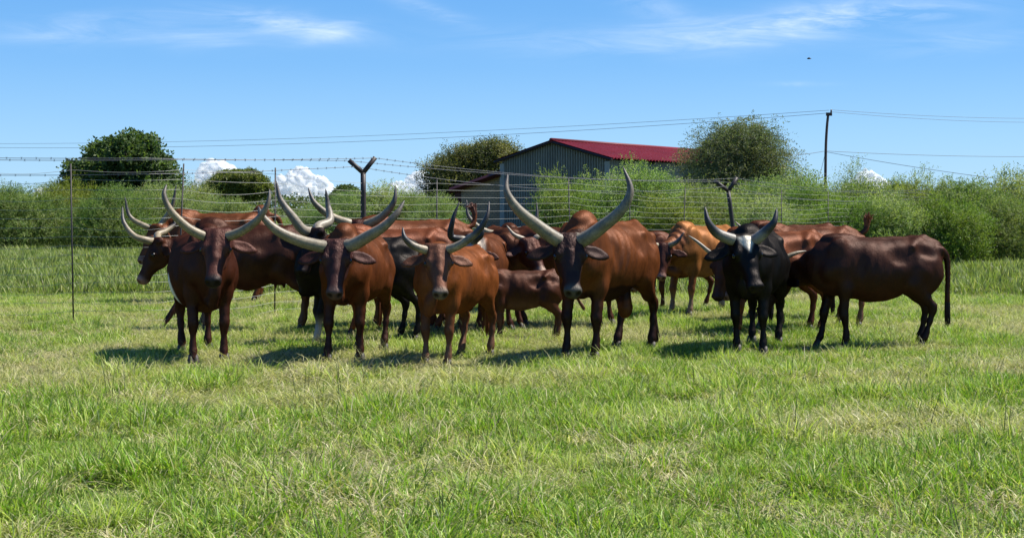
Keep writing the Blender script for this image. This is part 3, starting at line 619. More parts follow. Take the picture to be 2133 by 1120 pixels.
 dict(name='cow', label='rust-brown cow with thin pale horns, its face in profile beside the black bull', px=1536, Y=17.5, yaw=-70, head=(1502, 533, 17.3), hyaw=-52, pitch=76, scale=.97, coat=(.22, .062, .024), face=(.10, .032, .018), leg=(.16, .05, .025), hump=.02, hair=(.02, .008, .006), muzzle=(.05, .03, .028), hscale=.98,
      hl=off((1502, 533), [(1488, 533, .05), (1470, 520, .1), (1450, 503, .1), (1432, 490, .08)], 17.3), hr=off((1502, 533), [(1522, 522, -.1), (1570, 490, -.2), (1552, 476, -.2), (1536, 461, -.2)], 17.3), horn_r=.030, horn_dark=.95, horn_c=(.62, .55, .45)),
 dict(name='cow', label='red-brown cow flicking a bushy tail upward above the side-on dark cow', px=1602, Y=18.2, yaw=-74, head=(1560, 540, 18.0), hyaw=-60, scale=1.0, coat=(.155, .046, .020), leg=(.26, .10, .05), shank=(.3, .16, .09), hump=.02, ribs=.005, tail=[(0, .82, 1.24), (0, .90, 1.27), (.0, .93, 1.32), (.0, .94, 1.38)], tail_up=1, tuft=.17, hair=(.17, .05, .018)),
 dict(name='cow', label='farthest-back dark rust cow, mostly hidden between black bull and the raised bushy tail', px=1580, Y=19.6, yaw=-72, head=(1530, 540, 19.4), hyaw=-60, scale=1.0, res=.021, coat=(.13, .038, .018), hump=.02, ribs=.005, muzzle=PINK),
]
for sp in HERD: make_cow(sp)


# ------------------------------------------------------------------ clouds low over the horizon
def cloud(px, py_base, py_top, half_w, Y, seed, lumps):
    r = random.Random(seed); x0, z0, z1, hw = PX(px, Y), PZ(py_base, Y), PZ(py_top, Y), half_w * Y / F
    h = z1 - z0; vox = h / 34
    f = Field((-hw * 1.35, -hw * .8, -h * .25), (hw * 1.35, hw * .8, h * 1.25), vox)
    base = []
    for (lx, lz, lr) in lumps: base.append((lx * hw, r.uniform(-.1, .1) * hw, lz * h, lr * h))
    for b in list(base):
        for _ in range(26):
            a, e = r.uniform(0, 6.28), r.uniform(-.2, 1.5); rr = b[3] * r.uniform(.22, .45)
            base.append((b[0] + math.cos(a) * math.cos(e) * b[3] * .92, b[1] + math.sin(a) * math.cos(e) * b[3] * .92, b[2] + math.sin(e) * b[3] * .92, rr))
    for b in list(base[len(lumps):]):
        for _ in range(2):
            a, e = r.uniform(0, 6.28), r.uniform(-.3, 1.5); rr = b[3] * r.uniform(.3, .5)
            base.append((b[0] + math.cos(a) * math.cos(e) * b[3] * .9, b[1] + math.sin(a) * math.cos(e) * b[3] * .9, b[2] + math.sin(e) * b[3] * .9, rr))
    for b in base:
        if b[3] > vox * .7: f.ell(b[:3], (b[3], b[3], b[3] * .92), vox * 1.2)
    V, Q, *_ = f.mesh(1)
    V = V + (vnoise(V / (h * .05), 3)[:, None] - .5) * vox * .9
    o = link('cloud', np_mesh('cloud', V, Q), M_CLOUD); o.location = (x0, Y, z0); tag(o, kind='structure'); return o
def cloud_mat():
    m, t, b = new_mat('cloud'); out = t.nodes['Material Output']
    d = t.nodes.new('ShaderNodeBsdfDiffuse'); d.inputs[0].default_value = (.93, .93, .93, 1)
    tr = t.nodes.new('ShaderNodeBsdfTranslucent'); tr.inputs[0].default_value = (.93, .94, .96, 1)
    mx = t.nodes.new('ShaderNodeMixShader'); mx.inputs[0].default_value = .5
    t.links.new(d.outputs[0], mx.inputs[1]); t.links.new(tr.outputs[0], mx.inputs[2])
    # cloud edges thin out
    tp = t.nodes.new('ShaderNodeBsdfTransparent'); lw = t.nodes.new('ShaderNodeLayerWeight'); lw.inputs[0].default_value = .5
    ff = mth(t, 'POWER', lw.outputs['Facing'], 1.0); gco = t.nodes.new('ShaderNodeTexCoord'); gs = t.nodes.new('ShaderNodeSeparateXYZ'); t.links.new(gco.outputs['Generated'], gs.inputs[0])
    ff = mth(t, 'MAXIMUM', ff, mth(t, 'SUBTRACT', .75, mth(t, 'MULTIPLY', gs.outputs[2], 2.0)), True)
    m2 = t.nodes.new('ShaderNodeMixShader'); t.links.new(ff, m2.inputs[0]); t.links.new(mx.outputs[0], m2.inputs[1]); t.links.new(tp.outputs[0], m2.inputs[2])
    t.links.new(m2.outputs[0], out.inputs[0]); return m
M_CLOUD = cloud_mat()
cloud(457, 428, 340, 62, 3600, 1, [(-.1, .55, .42), (.35, .45, .34), (-.55, .32, .3), (.75, .22, .26), (0, .2, .4)])
cloud(630, 434, 364, 88, 3900, 2, [(-.05, .62, .45), (-.5, .45, .4), (.4, .45, .4), (.8, .25, .28), (-.85, .2, .3), (.1, .2, .4)])
cloud(848, 432, 368, 75, 3800, 3, [(.3, .6, .42), (-.2, .4, .38), (.7, .4, .35), (-.65, .25, .3), (0, .15, .4)])
cloud(1803, 430, 364, 50, 3700, 4, [(0, .55, .45), (.5, .4, .4), (-.5, .35, .35)])
cloud(1960, 432, 392, 70, 3900, 5, [(0, .55, .42), (.5, .4, .4), (-.5, .35, .35)])
cloud(130, 432, 380, 90, 3900, 6, [(.2, .55, .42), (.6, .4, .4), (-.5, .35, .35), (-.1, .3, .4)])

# ------------------------------------------------------------------ leaves, bushes, trees
def sprays(r, blobs, n, L, leaf, nl, droop=.4, jit=.7, up=.2, shell=(.62, 1.05), cols=((.06, .10, .02),), lumpy=.35, zmin=None, seed=0):
    B = np.array([b[:6] for b in blobs], float); wgt = np.array([b[6] if len(b) > 6 else (b[3] * b[4] + b[3] * b[5] + b[4] * b[5]) for b in blobs]); wgt = wgt / wgt.sum()
    bi = r.choice(len(blobs), n, p=wgt); d = r.normal(size=(n, 3)); d /= np.linalg.norm(d, axis=1, keepdims=True)
    d[:, 2] = np.where((d[:, 2] < -.35) & (r.random(n) < .7), -d[:, 2], d[:, 2])
    rr = shell[0] + (shell[1] - shell[0]) * r.random(n) ** .7
    k = 1 + lumpy * (vnoise(d * 3.1 + bi[:, None] * 3.7, seed) - .5) * 2 * .6 + .12 * (vnoise(d * 9 + bi[:, None], seed + 1) - .5)
    P = B[bi, :3] + d * B[bi, 3:6] * (rr * k)[:, None]
    nrm = d / B[bi, 3:6]; nrm /= np.linalg.norm(nrm, axis=1, keepdims=True)
    ax = nrm + r.normal(size=(n, 3)) * jit * .6 + np.array([0, 0, up]); ax /= np.linalg.norm(ax, axis=1, keepdims=True)
    if zmin is not None: P[:, 2] = np.maximum(P[:, 2], zmin + r.random(n) * .3)
    Ls = L * (.55 + .9 * r.random(n))
    sd = np.cross(ax, r.normal(size=(n, 3))); sd /= np.linalg.norm(sd, axis=1, keepdims=True)
    cidx = np.clip((vnoise(P * .8 + 11, seed + 5) * 1.6 - .3 + r.normal(size=n) * .25) * len(cols), 0, len(cols) - 1).astype(int)
    base = np.array(cols)[cidx] * (.75 + .5 * r.random((n, 1)))
    VV, CC = [], []
    for j in range(nl):
        t_ = (j + .6) / nl; c = P + ax * (Ls * t_)[:, None]; c[:, 2] -= droop * Ls * t_ * t_
        s_ = 1 if j % 2 else -1
        dr = ax * .55 + sd * s_ * .85 + r.normal(size=(n, 3)) * .35; dr /= np.linalg.norm(dr, axis=1, keepdims=True)
        wv = np.cross(dr, ax + r.normal(size=(n, 3)) * .6); wv /= np.linalg.norm(wv, axis=1, keepdims=True) + 1e-6
        ll = (leaf[0] * (.7 + .6 * r.random(n)))[:, None]; ww = leaf[1] * .5
        a = c; e = c + dr * ll; m_ = c + dr * ll * .5
        VV.append(np.stack([a, m_ + wv * ww, e, m_ - wv * ww], 1)); CC.append(np.repeat(base[:, None] * (.85 + .3 * r.random((n, 1, 1))), 4, 1))
    V = np.concatenate(VV).reshape(-1, 3); C = np.concatenate(CC).reshape(-1, 3)
    return V, np.arange(len(V)).reshape(-1, 4), C
def leaf_mesh(name, *a, **k):
    V, Q, C = sprays(*a, **k); me = np_mesh(name, V, Q, False, C, 'tint'); me.materials.append(M_LEAF); return me
def limbs(mb, r, base, h0, blobs, r0, n_extra=1):
    top = np.array([base[0], base[1], h0])
    mb.tube(spline([base, (np.array(base) + top) / 2 + np.array([r.gauss(0, .1), r.gauss(0, .1), 0]), top], 6), np.linspace(r0, r0 * .75, 6), 8)
    for b in blobs:
        c = np.array(b[:3]); 
        for _ in range(n_extra):
            e = c + np.array([r.gauss(0, .4) * b[3], r.gauss(0, .4) * b[4], r.uniform(.0, .6) * b[5]])
            mid = (top * .5 + e * .5) + np.array([r.gauss(0, .12), r.gauss(0, .12), -.1])
            mb.tube(spline([top - np.array([0, 0, .1]), mid, e], 7), np.linspace(r0 * .6, r0 * .12, 7), 6)
def tree(name, label, cat, px, Y, blobs, trunk, group=None, z=0, **leafk):
    root = empty(name, (PX(px, Y), Y, z)); tag(root, label, cat, group)
    r = np.random.default_rng(int(px) + 11); k = dict(leafk); n = k.pop('n')
    link('crown', leaf_mesh('crown', r, blobs, n, **k), None, root)
    mb = MB(); limbs(mb, random.Random(int(px)), (0, 0, -.1), trunk[0], blobs, trunk[1], trunk[2] if len(trunk) > 2 else 1); mb.build('trunk', M_BARK, root)
    return root
GR = 'trees behind the fence'
D1 = ((.04, .07, .014), (.06, .095, .02), (.09, .125, .028))
D2 = ((.035, .05, .014), (.085, .095, .022), (.17, .165, .042))
D3 = ((.06, .085, .026), (.09, .115, .036), (.13, .135, .055))
L1 = ((.13, .19, .028), (.18, .235, .04), (.23, .27, .055))
L2 = ((.11, .17, .036), (.16, .215, .05), (.215, .245, .075))
s_ = 60 / F
tree('tree', 'dark round-leaved tree cut by the left edge of the fence view', 'tree', 262, 60, [(0, 0, 3.2, 1.3, 1.3, 1.0), (1.2, -.2, 3.0, .85, 1.0, .75), (-1.3, .2, 2.8, 1.1, 1.1, .9), (.5, -.4, 3.9, .9, 1.0, .65), (1.65, 0, 2.3, .6, .8, .55), (-.6, 0, 3.7, .8, .9, .6), (-1.9, 0, 2.2, .7, .8, .6), (.3, 0, 2.3, 1.1, 1.0, .6)], (2.2, .18), GR,
     n=7200, L=.36, leaf=(.16, .09), nl=6, cols=D1, up=.1, jit=.9, lumpy=.9, shell=(.45, 1.15))
s110 = 110 / F
tree('umbrella_tree', 'flat-topped umbrella thorn tree standing before the low clouds', 'tree', 497, 110, [(0, 0, 3.6, 1.9, 1.8, .8), (-1.35, 0, 3.0, 1.2, 1.1, .45), (1.35, 0, 3.0, 1.2, 1.1, .5), (.2, 0, 2.8, 1.7, 1.4, .45)], (1.5, .16, 2), GR,
     n=9000, L=.35, leaf=(.17, .08), nl=6, cols=((.07, .11, .02), (.11, .15, .03), (.15, .18, .045)), up=.35, lumpy=.45)
tree('tree', 'small rounded tree on the horizon between the forked post and the cloud', 'tree', 722, 150, [(0, 0, 3.0, 1.2, 1.1, .8), (1.0, 0, 2.4, 1.0, 1, .7), (-1.0, 0, 2.2, .9, 1, .7)], (1.2, .12), GR, n=2600, L=.4, leaf=(.25, .12), nl=5, cols=D1)
tree('thorn_tree', 'big dark thorn tree with tufted yellowish branch tips left of the shed', 'tree', 975, 92, [(.2, 0, 4.55, 1.7, 1.6, .8), (1.7, .2, 5.0, 1.5, 1.3, .75), (-1.7, 0, 3.6, 1.2, 1.3, .85), (2.6, 0, 4.4, 1.0, 1.2, .8), (-.6, 0, 3.4, 1.7, 1.5, 1.1), (1.0, .3, 3.4, 1.9, 1.5, 1.3), (-1.8, 0, 2.2, 1.1, 1.2, .9), (0, .4, 2.0, 1.9, 1.4, 1.0)], (1.6, .22, 2), GR,
     n=9500, L=.6, leaf=(.15, .055), nl=8, cols=D2, up=.6, jit=.6, droop=.0, lumpy=1.0, shell=(.4, 1.12))
tree('willowy_tree', 'tall grey-green bushy tree with drooping twigs covering the shed roof end', 'tree', 1537, 62, [(0, 0, 3.9, 1.75, 1.6, 1.35), (-.9, -.2, 3.4, 1.3, 1.3, 1.2), (1.0, 0, 3.2, 1.25, 1.3, 1.2), (.3, -.3, 4.3, 1.2, 1.2, .85), (0, -.5, 2.4, 2.0, 1.5, 1.1), (1.5, 0, 2.1, .9, 1, .9)], (1.6, .16, 2), GR,
     n=12500, L=.55, leaf=(.11, .030), nl=8, cols=D3, up=.15, jit=.9, droop=.6, lumpy=.85, shell=(.35, 1.14))
# thin wispy sapling
tree('sapling', 'wispy young tree with thin see-through branches beside the utility pole', 'tree', 1770, 52, [(0, 0, 2.25, .42, .4, .75), (.22, 0, 2.7, .25, .25, .5), (-.3, 0, 2.0, .35, .3, .5)], (1.3, .03, 5), GR,
     n=190, L=.5, leaf=(.10, .022), nl=8, cols=L2, up=.9, jit=.5, droop=.05, shell=(.1, 1.05))
# bushes: four shapes, each copied with its own turn and size
def bush_proto(seed, blobs, n, cols, **k):
    r = np.random.default_rng(seed)
    a = dict(L=.50, leaf=(.085, .028), nl=9, up=.5, jit=.75, droop=.35, lumpy=.95, zmin=.02, shell=(.45, 1.12)); a.update(k)
    crown = leaf_mesh('crown', r, blobs, n, cols=cols, seed=seed, **a)
    mb = MB(); rr = random.Random(seed)
    for b in blobs:
        for _ in range(4):
            e = np.array([b[0] + rr.gauss(0, .5) * b[3], b[1] + rr.gauss(0, .5) * b[4], b[2] + rr.uniform(.1, .9) * b[5]]); s0_ = np.array([b[0] * .5 + rr.gauss(0, .12), b[1] * .5, -.05])
            mb.tube(spline([s0_, (s0_ + e) / 2 + np.array([0, 0, .15]), e], 6), np.linspace(.035, .006, 6), 5, False)
    st_ = mb.build('stems', M_BARK); me = st_.data; bpy.data.objects.remove(st_); return crown, me
PB = [
 bush_proto(1, [(0, 0, 1.3, 1.9, 1.5, 1.15), (-1.5, -.2, .9, 1.2, 1.2, .9), (1.6, 0, .95, 1.3, 1.2, .95), (.4, -.6, .7, 1.8, 1.2, .8), (.6, .2, 2.0, 1.0, .9, .6)], 10500, L1),
 bush_proto(2, [(0, 0, 1.1, 1.3, 1.2, 1.1), (.9, 0, .8, 1.0, 1, .8), (-.9, .1, .85, 1.0, 1, .85)], 5600, L1),
 bush_proto(3, [(0, 0, 1.15, 1.8, 1.5, 1.0), (-1.5, 0, .9, 1.3, 1.3, .85), (1.5, .2, .85, 1.3, 1.2, .85), (0, -.6, .6, 2.0, 1.2, .6), (-.5, 0, 1.8, 1.0, .9, .5)], 9000, L2),
 bush_proto(4, [(0, 0, 1.0, 1.2, 1.1, 1.0), (.8, .1, .7, .9, .9, .7), (-.9, 0, .65, .9, .9, .65)], 4600, L2, L=.6, up=.8, shell=(.4, 1.15)),
]
HB = [2.65, 2.2, 2.35, 2.1]
def bush(i, px, top, Y, rz, label, wid=1.0):
    root = empty('bush', (PX(px, Y), Y, 0), rz); tag(root, label, 'bush', 'bushes behind the fence')
    sz_ = PZ(top, Y) / HB[i]
    for nm, me in (('crown', PB[i][0]), ('stems', PB[i][1])):
        o = link(nm, me, None, root)
    root.scale = (sz_ * wid, sz_ * wid, sz_)
bush(0, 1312, 368, 45, .3, 'large bright yellow-green feathery bush in front of the shed wall', .92)
bush(1, 1172, 384, 43, 1.2, 'bright green bush with loose sprigs at the left of the large one', .62)
bush(3, 1420, 398, 47, 2.0, 'bright green feathery bush under the end of the red roof', .9)
RB = [(2, 1480, 405, 42, .5, 'grey-green bush behind the leaning forked post', .8), (1, 1395, 425, 40, 2.2, 'low bright bush in the gap right of the big bull', .8), (2, 1585, 392, 44, 2.6, 'feathery green bush right of the leaning forked post', .75),
      (3, 1660, 378, 47, .9, 'loose bush whose tips reach the foot of the utility pole', 1.0), (0, 1700, 402, 41, 4.0, 'wide leafy bush below the utility pole', .75), (2, 1795, 392, 43, 1.4, 'green bush under the wispy young tree', .85),
      (1, 1760, 425, 38, .2, 'low green bush above the raised bushy tail', .9), (3, 1600, 425, 39, 5.0, 'low grey-green bush just above the black bull', 1.0), (1, 1850, 425, 38, 3.0, 'low bright bush above the side-on dark cow', .9),
      (0, 1905, 385, 44, 2.2, 'big bush past the side-on dark cow', .8), (2, 2010, 392, 43, 5.2, 'bush second from the right end of the row', .85), (3, 2100, 380, 45, 1.1, 'last bush at the right end of the row', 1.0), (1, 1980, 428, 38, 1.7, 'low bush between the two right-end bushes', .9), (2, 2110, 425, 39, .4, 'lowest bush at the far right', .8)]
for a in RB: bush(*a)
LB = [(2, 345, 396, 52, .4, 'green bush under the dark tree at the left', .8), (3, 400, 398, 56, 1.9, 'feathery bush just left of the umbrella tree', .9), (2, 470, 424, 50, 3.4, 'low bush below the umbrella tree', .75), (3, 668, 428, 75, .8, 'small low bush left of the forked post', 1.0),
      (2, 725, 408, 72, 2.1, 'bush just left of the tall forked post', .9), (3, 800, 398, 66, 4.0, 'feathery bush just right of the tall forked post', 1.1), (2, 862, 414, 64, 5.1, 'bush at the foot of the big thorn tree', .8), (3, 915, 418, 60, 1.1, 'low bush left of the brick lean-to', .9),
      (2, 250, 400, 50, 1.2, 'bush beyond the far-left cows', .8), (0, 140, 392, 52, 2.9, 'wide bush second from the left end', .75), (2, 30, 398, 50, .2, 'leftmost bush of all', .8)]
for a in LB: bush(*a)
# far scrub along the horizon: one uncountable mass
bl = [(x, 230 + 40 * rng.random(), .9 + rng.random() * .8, 7 + 5 * rng.random(), 6, 1.2 + 1.6 * rng.random()) for x in np.arange(-130, 130, 7.0)]
fw = link('far_scrub', leaf_mesh('far_scrub', np.random.default_rng(5), bl, 16000, L=1.0, leaf=(.5, .28), nl=5, cols=((.045, .075, .02), (.065, .10, .03), (.085, .115, .035)), up=.3, lumpy=.8, zmin=0)); tag(fw, kind='stuff')

# ------------------------------------------------------------------ shed and brick lean-to
RD = np.array([.57, .822]); RD /= np.linalg.norm(RD); GD = np.array([RD[1], -RD[0]])           # ridge direction, gable direction (to the right, nearer)
shed = empty('shed', (PX(1154, 72), 72, 0), 0); tag(shed, 'grey-blue corrugated iron shed with a dark red roof behind the bushes', 'shed')
rzs = math.atan2(GD[1], GD[0]); shed.rotation_euler = (0, 0, rzs)       # local x along the gable, local y along the ridge
HWD, EV, PK, LEN = 3.25, 4.12, 5.0, 21.0
def corrugated(name, mat, parent, p0, du, dv_fn, n, amp, nrm):
    """rows along du (metres), profile wave along nrm; dv_fn(u) gives bottom and top points offsets"""
    V, Q = [], []
    for i in range(n + 1):
        u_ = du * i / n; w_ = amp * (1, 1, -1, -1)[i % 4]
        a, b = dv_fn(u_); V += [np.array(a) + np.array(nrm) * w_, np.array(b) + np.array(nrm) * w_]
    for i in range(n): Q.append([2*i, 2*i+2, 2*i+3, 2*i+1])
    return link(name, np_mesh(name, np.array(V), Q, False), mat, parent)
def metal_mat(name, col, rough=.45, sc=(1, 1, .25)):
    m, t, b = new_mat(name); co = objco(t, sc); nz = noise(t, 1.3, 6, .65, co); n2 = noise(t, 11, 4, .6, objco(t, (3, 3, .4)))
    a = mulcol(t, col, nz, .72, 1.18); a = mulcol(t, a, n2, .85, 1.1); t.links.new(a, b.inputs['Base Color']); b.inputs['Roughness'].default_value = rough
    b.inputs['Specular IOR Level'].default_value = .15; return m
M_IRON = metal_mat('galvanised_iron', (.245, .235, .20)); M_ROOF = metal_mat('red_roof_iron', (.16, .013, .020), .5, (1, .3, 1)); M_TRIM = simple_mat('dark_trim', (.03, .022, .022), .6); M_CORN = metal_mat('corner_flashing', (.30, .30, .28))
gy_ = lambda u_: PK - .06 - (PK - EV) * abs(u_ - HWD) / HWD
corrugated('gable_wall', M_IRON, shed, None, 2 * HWD, lambda u_: ((u_ - HWD, 0, 0), (u_ - HWD, 0, gy_(u_))), 2 * 84, .05, (0, -1, 0))
corrugated('side_wall', M_IRON, shed, None, LEN, lambda u_: ((HWD, .06 + u_, 0), (HWD, .06 + u_, EV - .12)), 2 * 250, .02, (1, 0, 0))
corrugated('side_wall', M_IRON, shed, None, LEN, lambda u_: ((-HWD, .06 + u_, 0), (-HWD, .06 + u_, EV - .12)), 2 * 250, .02, (-1, 0, 0))
for s_ in (-1, 1):
    ov = .38; zE = EV - (PK - EV) / HWD * ov
    o = corrugated('roof_sheet', M_ROOF, shed, None, LEN + .5, lambda u_: ((s_ * (HWD + ov), u_ - .28, zE + .05), (s_ * .01, u_ - .28, PK + .05)), 2 * 130, .035, (s_ * .26, 0, .96))
    mb = MB(); d_ = np.array([HWD + ov, 0, PK - zE])
    for k_ in range(1): mb.tube([(0, -.25, PK - .03), (s_ * (HWD + ov), -.25, zE - .03)], [.07, .07], 4, True)
    mb.build('verge_trim', M_TRIM, shed, False)
mb = MB(); mb.tube([(0, -.3, PK + .07), (0, LEN + .25, PK + .07)], [.11, .11], 8, True); mb.build('ridge_cap', M_ROOF, shed)
for s_ in (-1, 1):
    mb = MB(); mb.box((s_ * (HWD - .02), -.075, EV / 2 - .1), (.14, .02, EV / 2 - .1)); mb.build('corner_flashing', M_CORN, shed, False)
for k_ in range(7):
    mb = MB(); mb.box((HWD + .2, 1.4 + k_ * 2.9, EV - .18), (.16, .04, .05)); mb.build('rafter_end', M_TRIM, shed, False)
bw = simple_mat('brick_far', (.18, .135, .10), .9, .7, 1.2, 2.5)
def brick_mat():
    m, t, b = new_mat('brick'); br = t.nodes.new('ShaderNodeTexBrick'); mp = t.nodes.new('ShaderNodeMapping'); c = t.nodes.new('ShaderNodeTexCoord')
    mp.inputs['Rotation'].default_value = (math.radians(90), 0, 0); t.links.new(c.outputs['Object'], mp.inputs[0]); t.links.new(mp.outputs[0], br.inputs[0])
    br.inputs['Color1'].default_value = (.38, .25, .15, 1); br.inputs['Color2'].default_value = (.30, .20, .12, 1); br.inputs['Mortar'].default_value = (.13, .11, .09, 1)
    br.inputs['Scale'].default_value = 2.2; br.inputs['Mortar Size'].default_value = .03; nz = noise(t, 1.2, 5, .6, objco(t)); t.links.new(mulcol(t, br.outputs[0], nz, .7, 1.2), b.inputs['Base Color'])
    b.inputs['Roughness'].default_value = .95; bump(t, b, br.outputs['Fac'], .3, .02); return m
lean = empty('outbuilding', (0, 0, 0), rzs); xl = -HWD; lean.location = shed.location
tag(lean, 'brown brick lean-to with a sloping dark red edge against the shed', 'outbuilding')
M_BRK = brick_mat(); M_RDK = metal_mat('dark_red_paint', (.06, .018, .015))
LW = 3.0; x0_, x1_ = -HWD - LW - .12, -HWD - .10
V = []; zl, zr = 2.55, 3.35
for y_ in (.10, 7.0): V += [(x0_, y_, 0), (x1_, y_, 0), (x1_, y_, zr), (x0_, y_, zl)]
link('brick_wall', np_mesh('brick_wall', V, [[0, 1, 2, 3], [5, 4, 7, 6], [4, 0, 3, 7], [1, 5, 6, 2]], False), M_BRK, lean)
V = [(x0_ - .25, -.15, zl - .02), (x1_ + .02, -.15, zr + .06), (x1_ + .02, 7.2, zr + .06), (x0_ - .25, 7.2, zl - .02)]; V += [(a, b, c + .06) for a, b, c in V]
link('lean_to_roof', np_mesh('lean_to_roof', V, [[3, 2, 1, 0], [4, 5, 6, 7], [0, 1, 5, 4], [1, 2, 6, 5], [2, 3, 7, 6], [3, 0, 4, 7]], False), M_TRIM, lean)
mb = MB(); mb.tube([(x0_ - .25, -.17, zl - .04), (x1_ + .02, -.17, zr + .04)], [.16, .16], 4, True); mb.build('barge_board', M_RDK, lean, False)
mb = MB(); mb.box((x0_ + .1, .06, zl / 2), (.18, .03, zl / 2)); mb.build('corner_pier', M_RDK, lean, False)

# ------------------------------------------------------------------ wire fence
P0 = np.array([PX(757, 22.3), 22.3]); P1 = np.array([PX(1520, 32.0), 32.0]); FD = P1 - P0
_k = (335 - 1066.5) / F; S0 = (_k * P0[1] - P0[0]) / (FD[0] - _k * FD[1]); FD2 = np.array([.97, .22]) * np.linalg.norm(FD)     # the fence turns a little at a corner on the left
def fpos(s): return P0 + FD * s if s > S0 else P0 + FD * S0 + FD2 * (s - S0)
_S = np.linspace(-2.5, 4, 4000); _PXS = np.array([1066.5 + F * fpos(q)[0] / fpos(q)[1] for q in _S])
def fence_at(px):
    s_v = float(np.interp(px, _PXS, _S)); return fpos(s_v), s_v
fence = empty('wire_fence', (0, 0, 0)); tag(fence, 'many-stranded wire fence with thin droppers and forked poles behind the herd', 'fence')
drops = [(-60, 347, 0), (150, 347, -.02), (376, 347, .05), (573, 355, .005), (910, 376, 0), (1187, 376, -.03), (1313, 386, -.03), (1424, 394, .04), (1628, 398, 0), (1725, 402, .0), (1850, 402, .02), (1985, 404, 0), (2110, 405, 0)]
tops = []
for px, top, lean_ in drops:
    p, s = fence_at(px); zt = PZ(top, p[1]); zt = min(max(zt, 1.95), 2.2); tops.append((s, p, zt))
    mb = MB(); mb.tube([(p[0] - lean_ * 1.0, p[1], -.05), (p[0] + lean_ * .9, p[1], zt + .04)], [.011, .011], 6); mb.build('dropper', M_DROP, fence)
q0, _ = fence_at(-60); q1, _ = fence_at(2125)
ss = np.linspace(fence_at(-60)[1], fence_at(2125)[1], 240)
ts = np.array([t_[0] for t_ in tops]); tz = np.array([t_[2] for t_ in tops])
rw = random.Random(4)
NW = 17
for i in range(NW):
    fr = (i + .6) / NW; ph = rw.uniform(0, 6); pts = []
    for s in ss:
        z = np.interp(s, ts, tz) * fr; j = np.searchsorted(ts, s); 
        sag = 0
        if 0 < j < len(ts): tt_ = (s - ts[j-1]) / (ts[j] - ts[j-1]); sag = -.035 * (1 + .9 * math.sin(ph + j * 2.1)) * 4 * tt_ * (1 - tt_)
        p = fpos(s); pts.append((p[0], p[1] - .018, z + sag + .010 * math.sin(ph + s * 9)))
    mb = MB(); mb.tube(pts, .0024, 5, False); mb.build('wire', M_WIRE, fence)
# forked poles of the fence
def forked(base, fork, arms, r0):
    mb = MB(); mb.tube(spline([base, (np.array(base) + fork) / 2, fork], 8), np.linspace(r0 * 1.12, r0, 8), 12, True); st_ = mb.build('forked_pole', M_POST, fence)
    for a in arms:
        mb = MB(); d_ = (np.array(a) - fork); mb.tube([fork - d_ * .10, fork + d_ * .5, a], [r0 * .95, r0 * .9, r0 * .88], 10, True); mb.build('arm', M_POST, st_)
y = 22.3; fk = np.array([PX(756.5, y), y, PZ(360, y)])
forked((PX(758, y), y, -.1), fk, [(PX(727, y), y - .02, PZ(334, y)), (PX(781, y), y + .05, PZ(328, y))], .043)
y = 32.0; fk2 = np.array([PX(1517, y), y, PZ(398, y)])
forked((PX(1541, y), y, -.1), fk2, [(PX(1489, y), y - .03, PZ(377, y)), (PX(1536, y), y + .05, PZ(370, y))], .047)
# barbed strands carried on the arms
ends = [(np.array([PX(727, 22.3), 22.28, PZ(335, 22.3)]), np.array([PX(1489, 32), 31.97, PZ(378, 32)])), (np.array([PX(781, 22.3), 22.36, PZ(329, 22.3)]), np.array([PX(1536, 32), 32.05, PZ(371, 32)])),
        (np.array([PX(742, 22.3), 22.29, PZ(347, 22.3)]), np.array([PX(1503, 32), 31.98, PZ(388, 32)]))]
for k_, (a, b) in enumerate(ends):
    d_ = b - a; mb = MB(); pts = []
    off_ = a[:2] - P0; dz_ = b[2] - a[2]
    for s in np.linspace(fence_at(-60)[1], 2.4, 300):
        w_ = s - math.floor(s); q = fpos(s) + off_; pts.append(np.array([q[0], q[1], a[2] + dz_ * max(s, -.1) - (.10 + .07 * k_) * 4 * w_ * (1 - w_)]))
    mb.tube(pts, .0042, 5, False)
    P_ = np.array(pts); cum = np.concatenate([[0], np.cumsum(np.linalg.norm(np.diff(P_, axis=0), axis=1))])
    for dist in np.arange(.1, cum[-1], .19):
        c = np.array([np.interp(dist, cum, P_[:, i]) for i in range(3)]); e = .022
        for v_ in ((e * .6, 0, e), (e * .5, 0, -e)): mb.add([c - np.array(v_), c + np.array(v_), c + np.array([.008, 0, 0]), c + np.array([0, .008, 0])], None, [[0, 1, 2], [0, 1, 3]])
    mb.build('barbed_wire', M_BARB, fence)

# ------------------------------------------------------------------ power line
YP = 105.0; XP = PX(1719, YP); pole = empty('utility_pole', (XP, YP, 0)); tag(pole, 'slightly crooked wooden utility pole rising over the bushes at the right', 'pole')
pt = [(0, 0, -.2), (.0, 0, 2.5), (.02, 0, 4.5), (.05, 0, 6.3), (.13, 0, 7.7), (.22, 0, 8.6)]
mb = MB(); mb.tube(spline(pt, 14), np.linspace(.115, .095, 14), 10); mb.build('shaft', M_POLE, pole)
mb = MB(); mb.box((.28, -.02, 8.62), (.22, .07, .12), 0); mb.tube([(.42, 0, 8.62), (.44, 0, 8.95)], [.05, .045], 8); mb.build('bracket', M_POLE, pole, False)
mb = MB(); mb.tube([(.46, 0, 8.76), (.46, 0, 8.98)], [.05, .04], 8); mb.build('insulator', simple_mat('insulator', (.10, .05, .04), .3), pole)
gw = np.array([-.02, 0, 5.6]); ge = np.array([-1.3, .3, .1])
mb = MB(); mb.tube([gw, ge], [.014, .014], 4); c = gw + (ge - gw) * .33; mb.tube([c - (ge - gw) * .012, c + (ge - gw) * .012], [.045, .045], 6); mb.build('guy_wire', M_CABLE, pole)
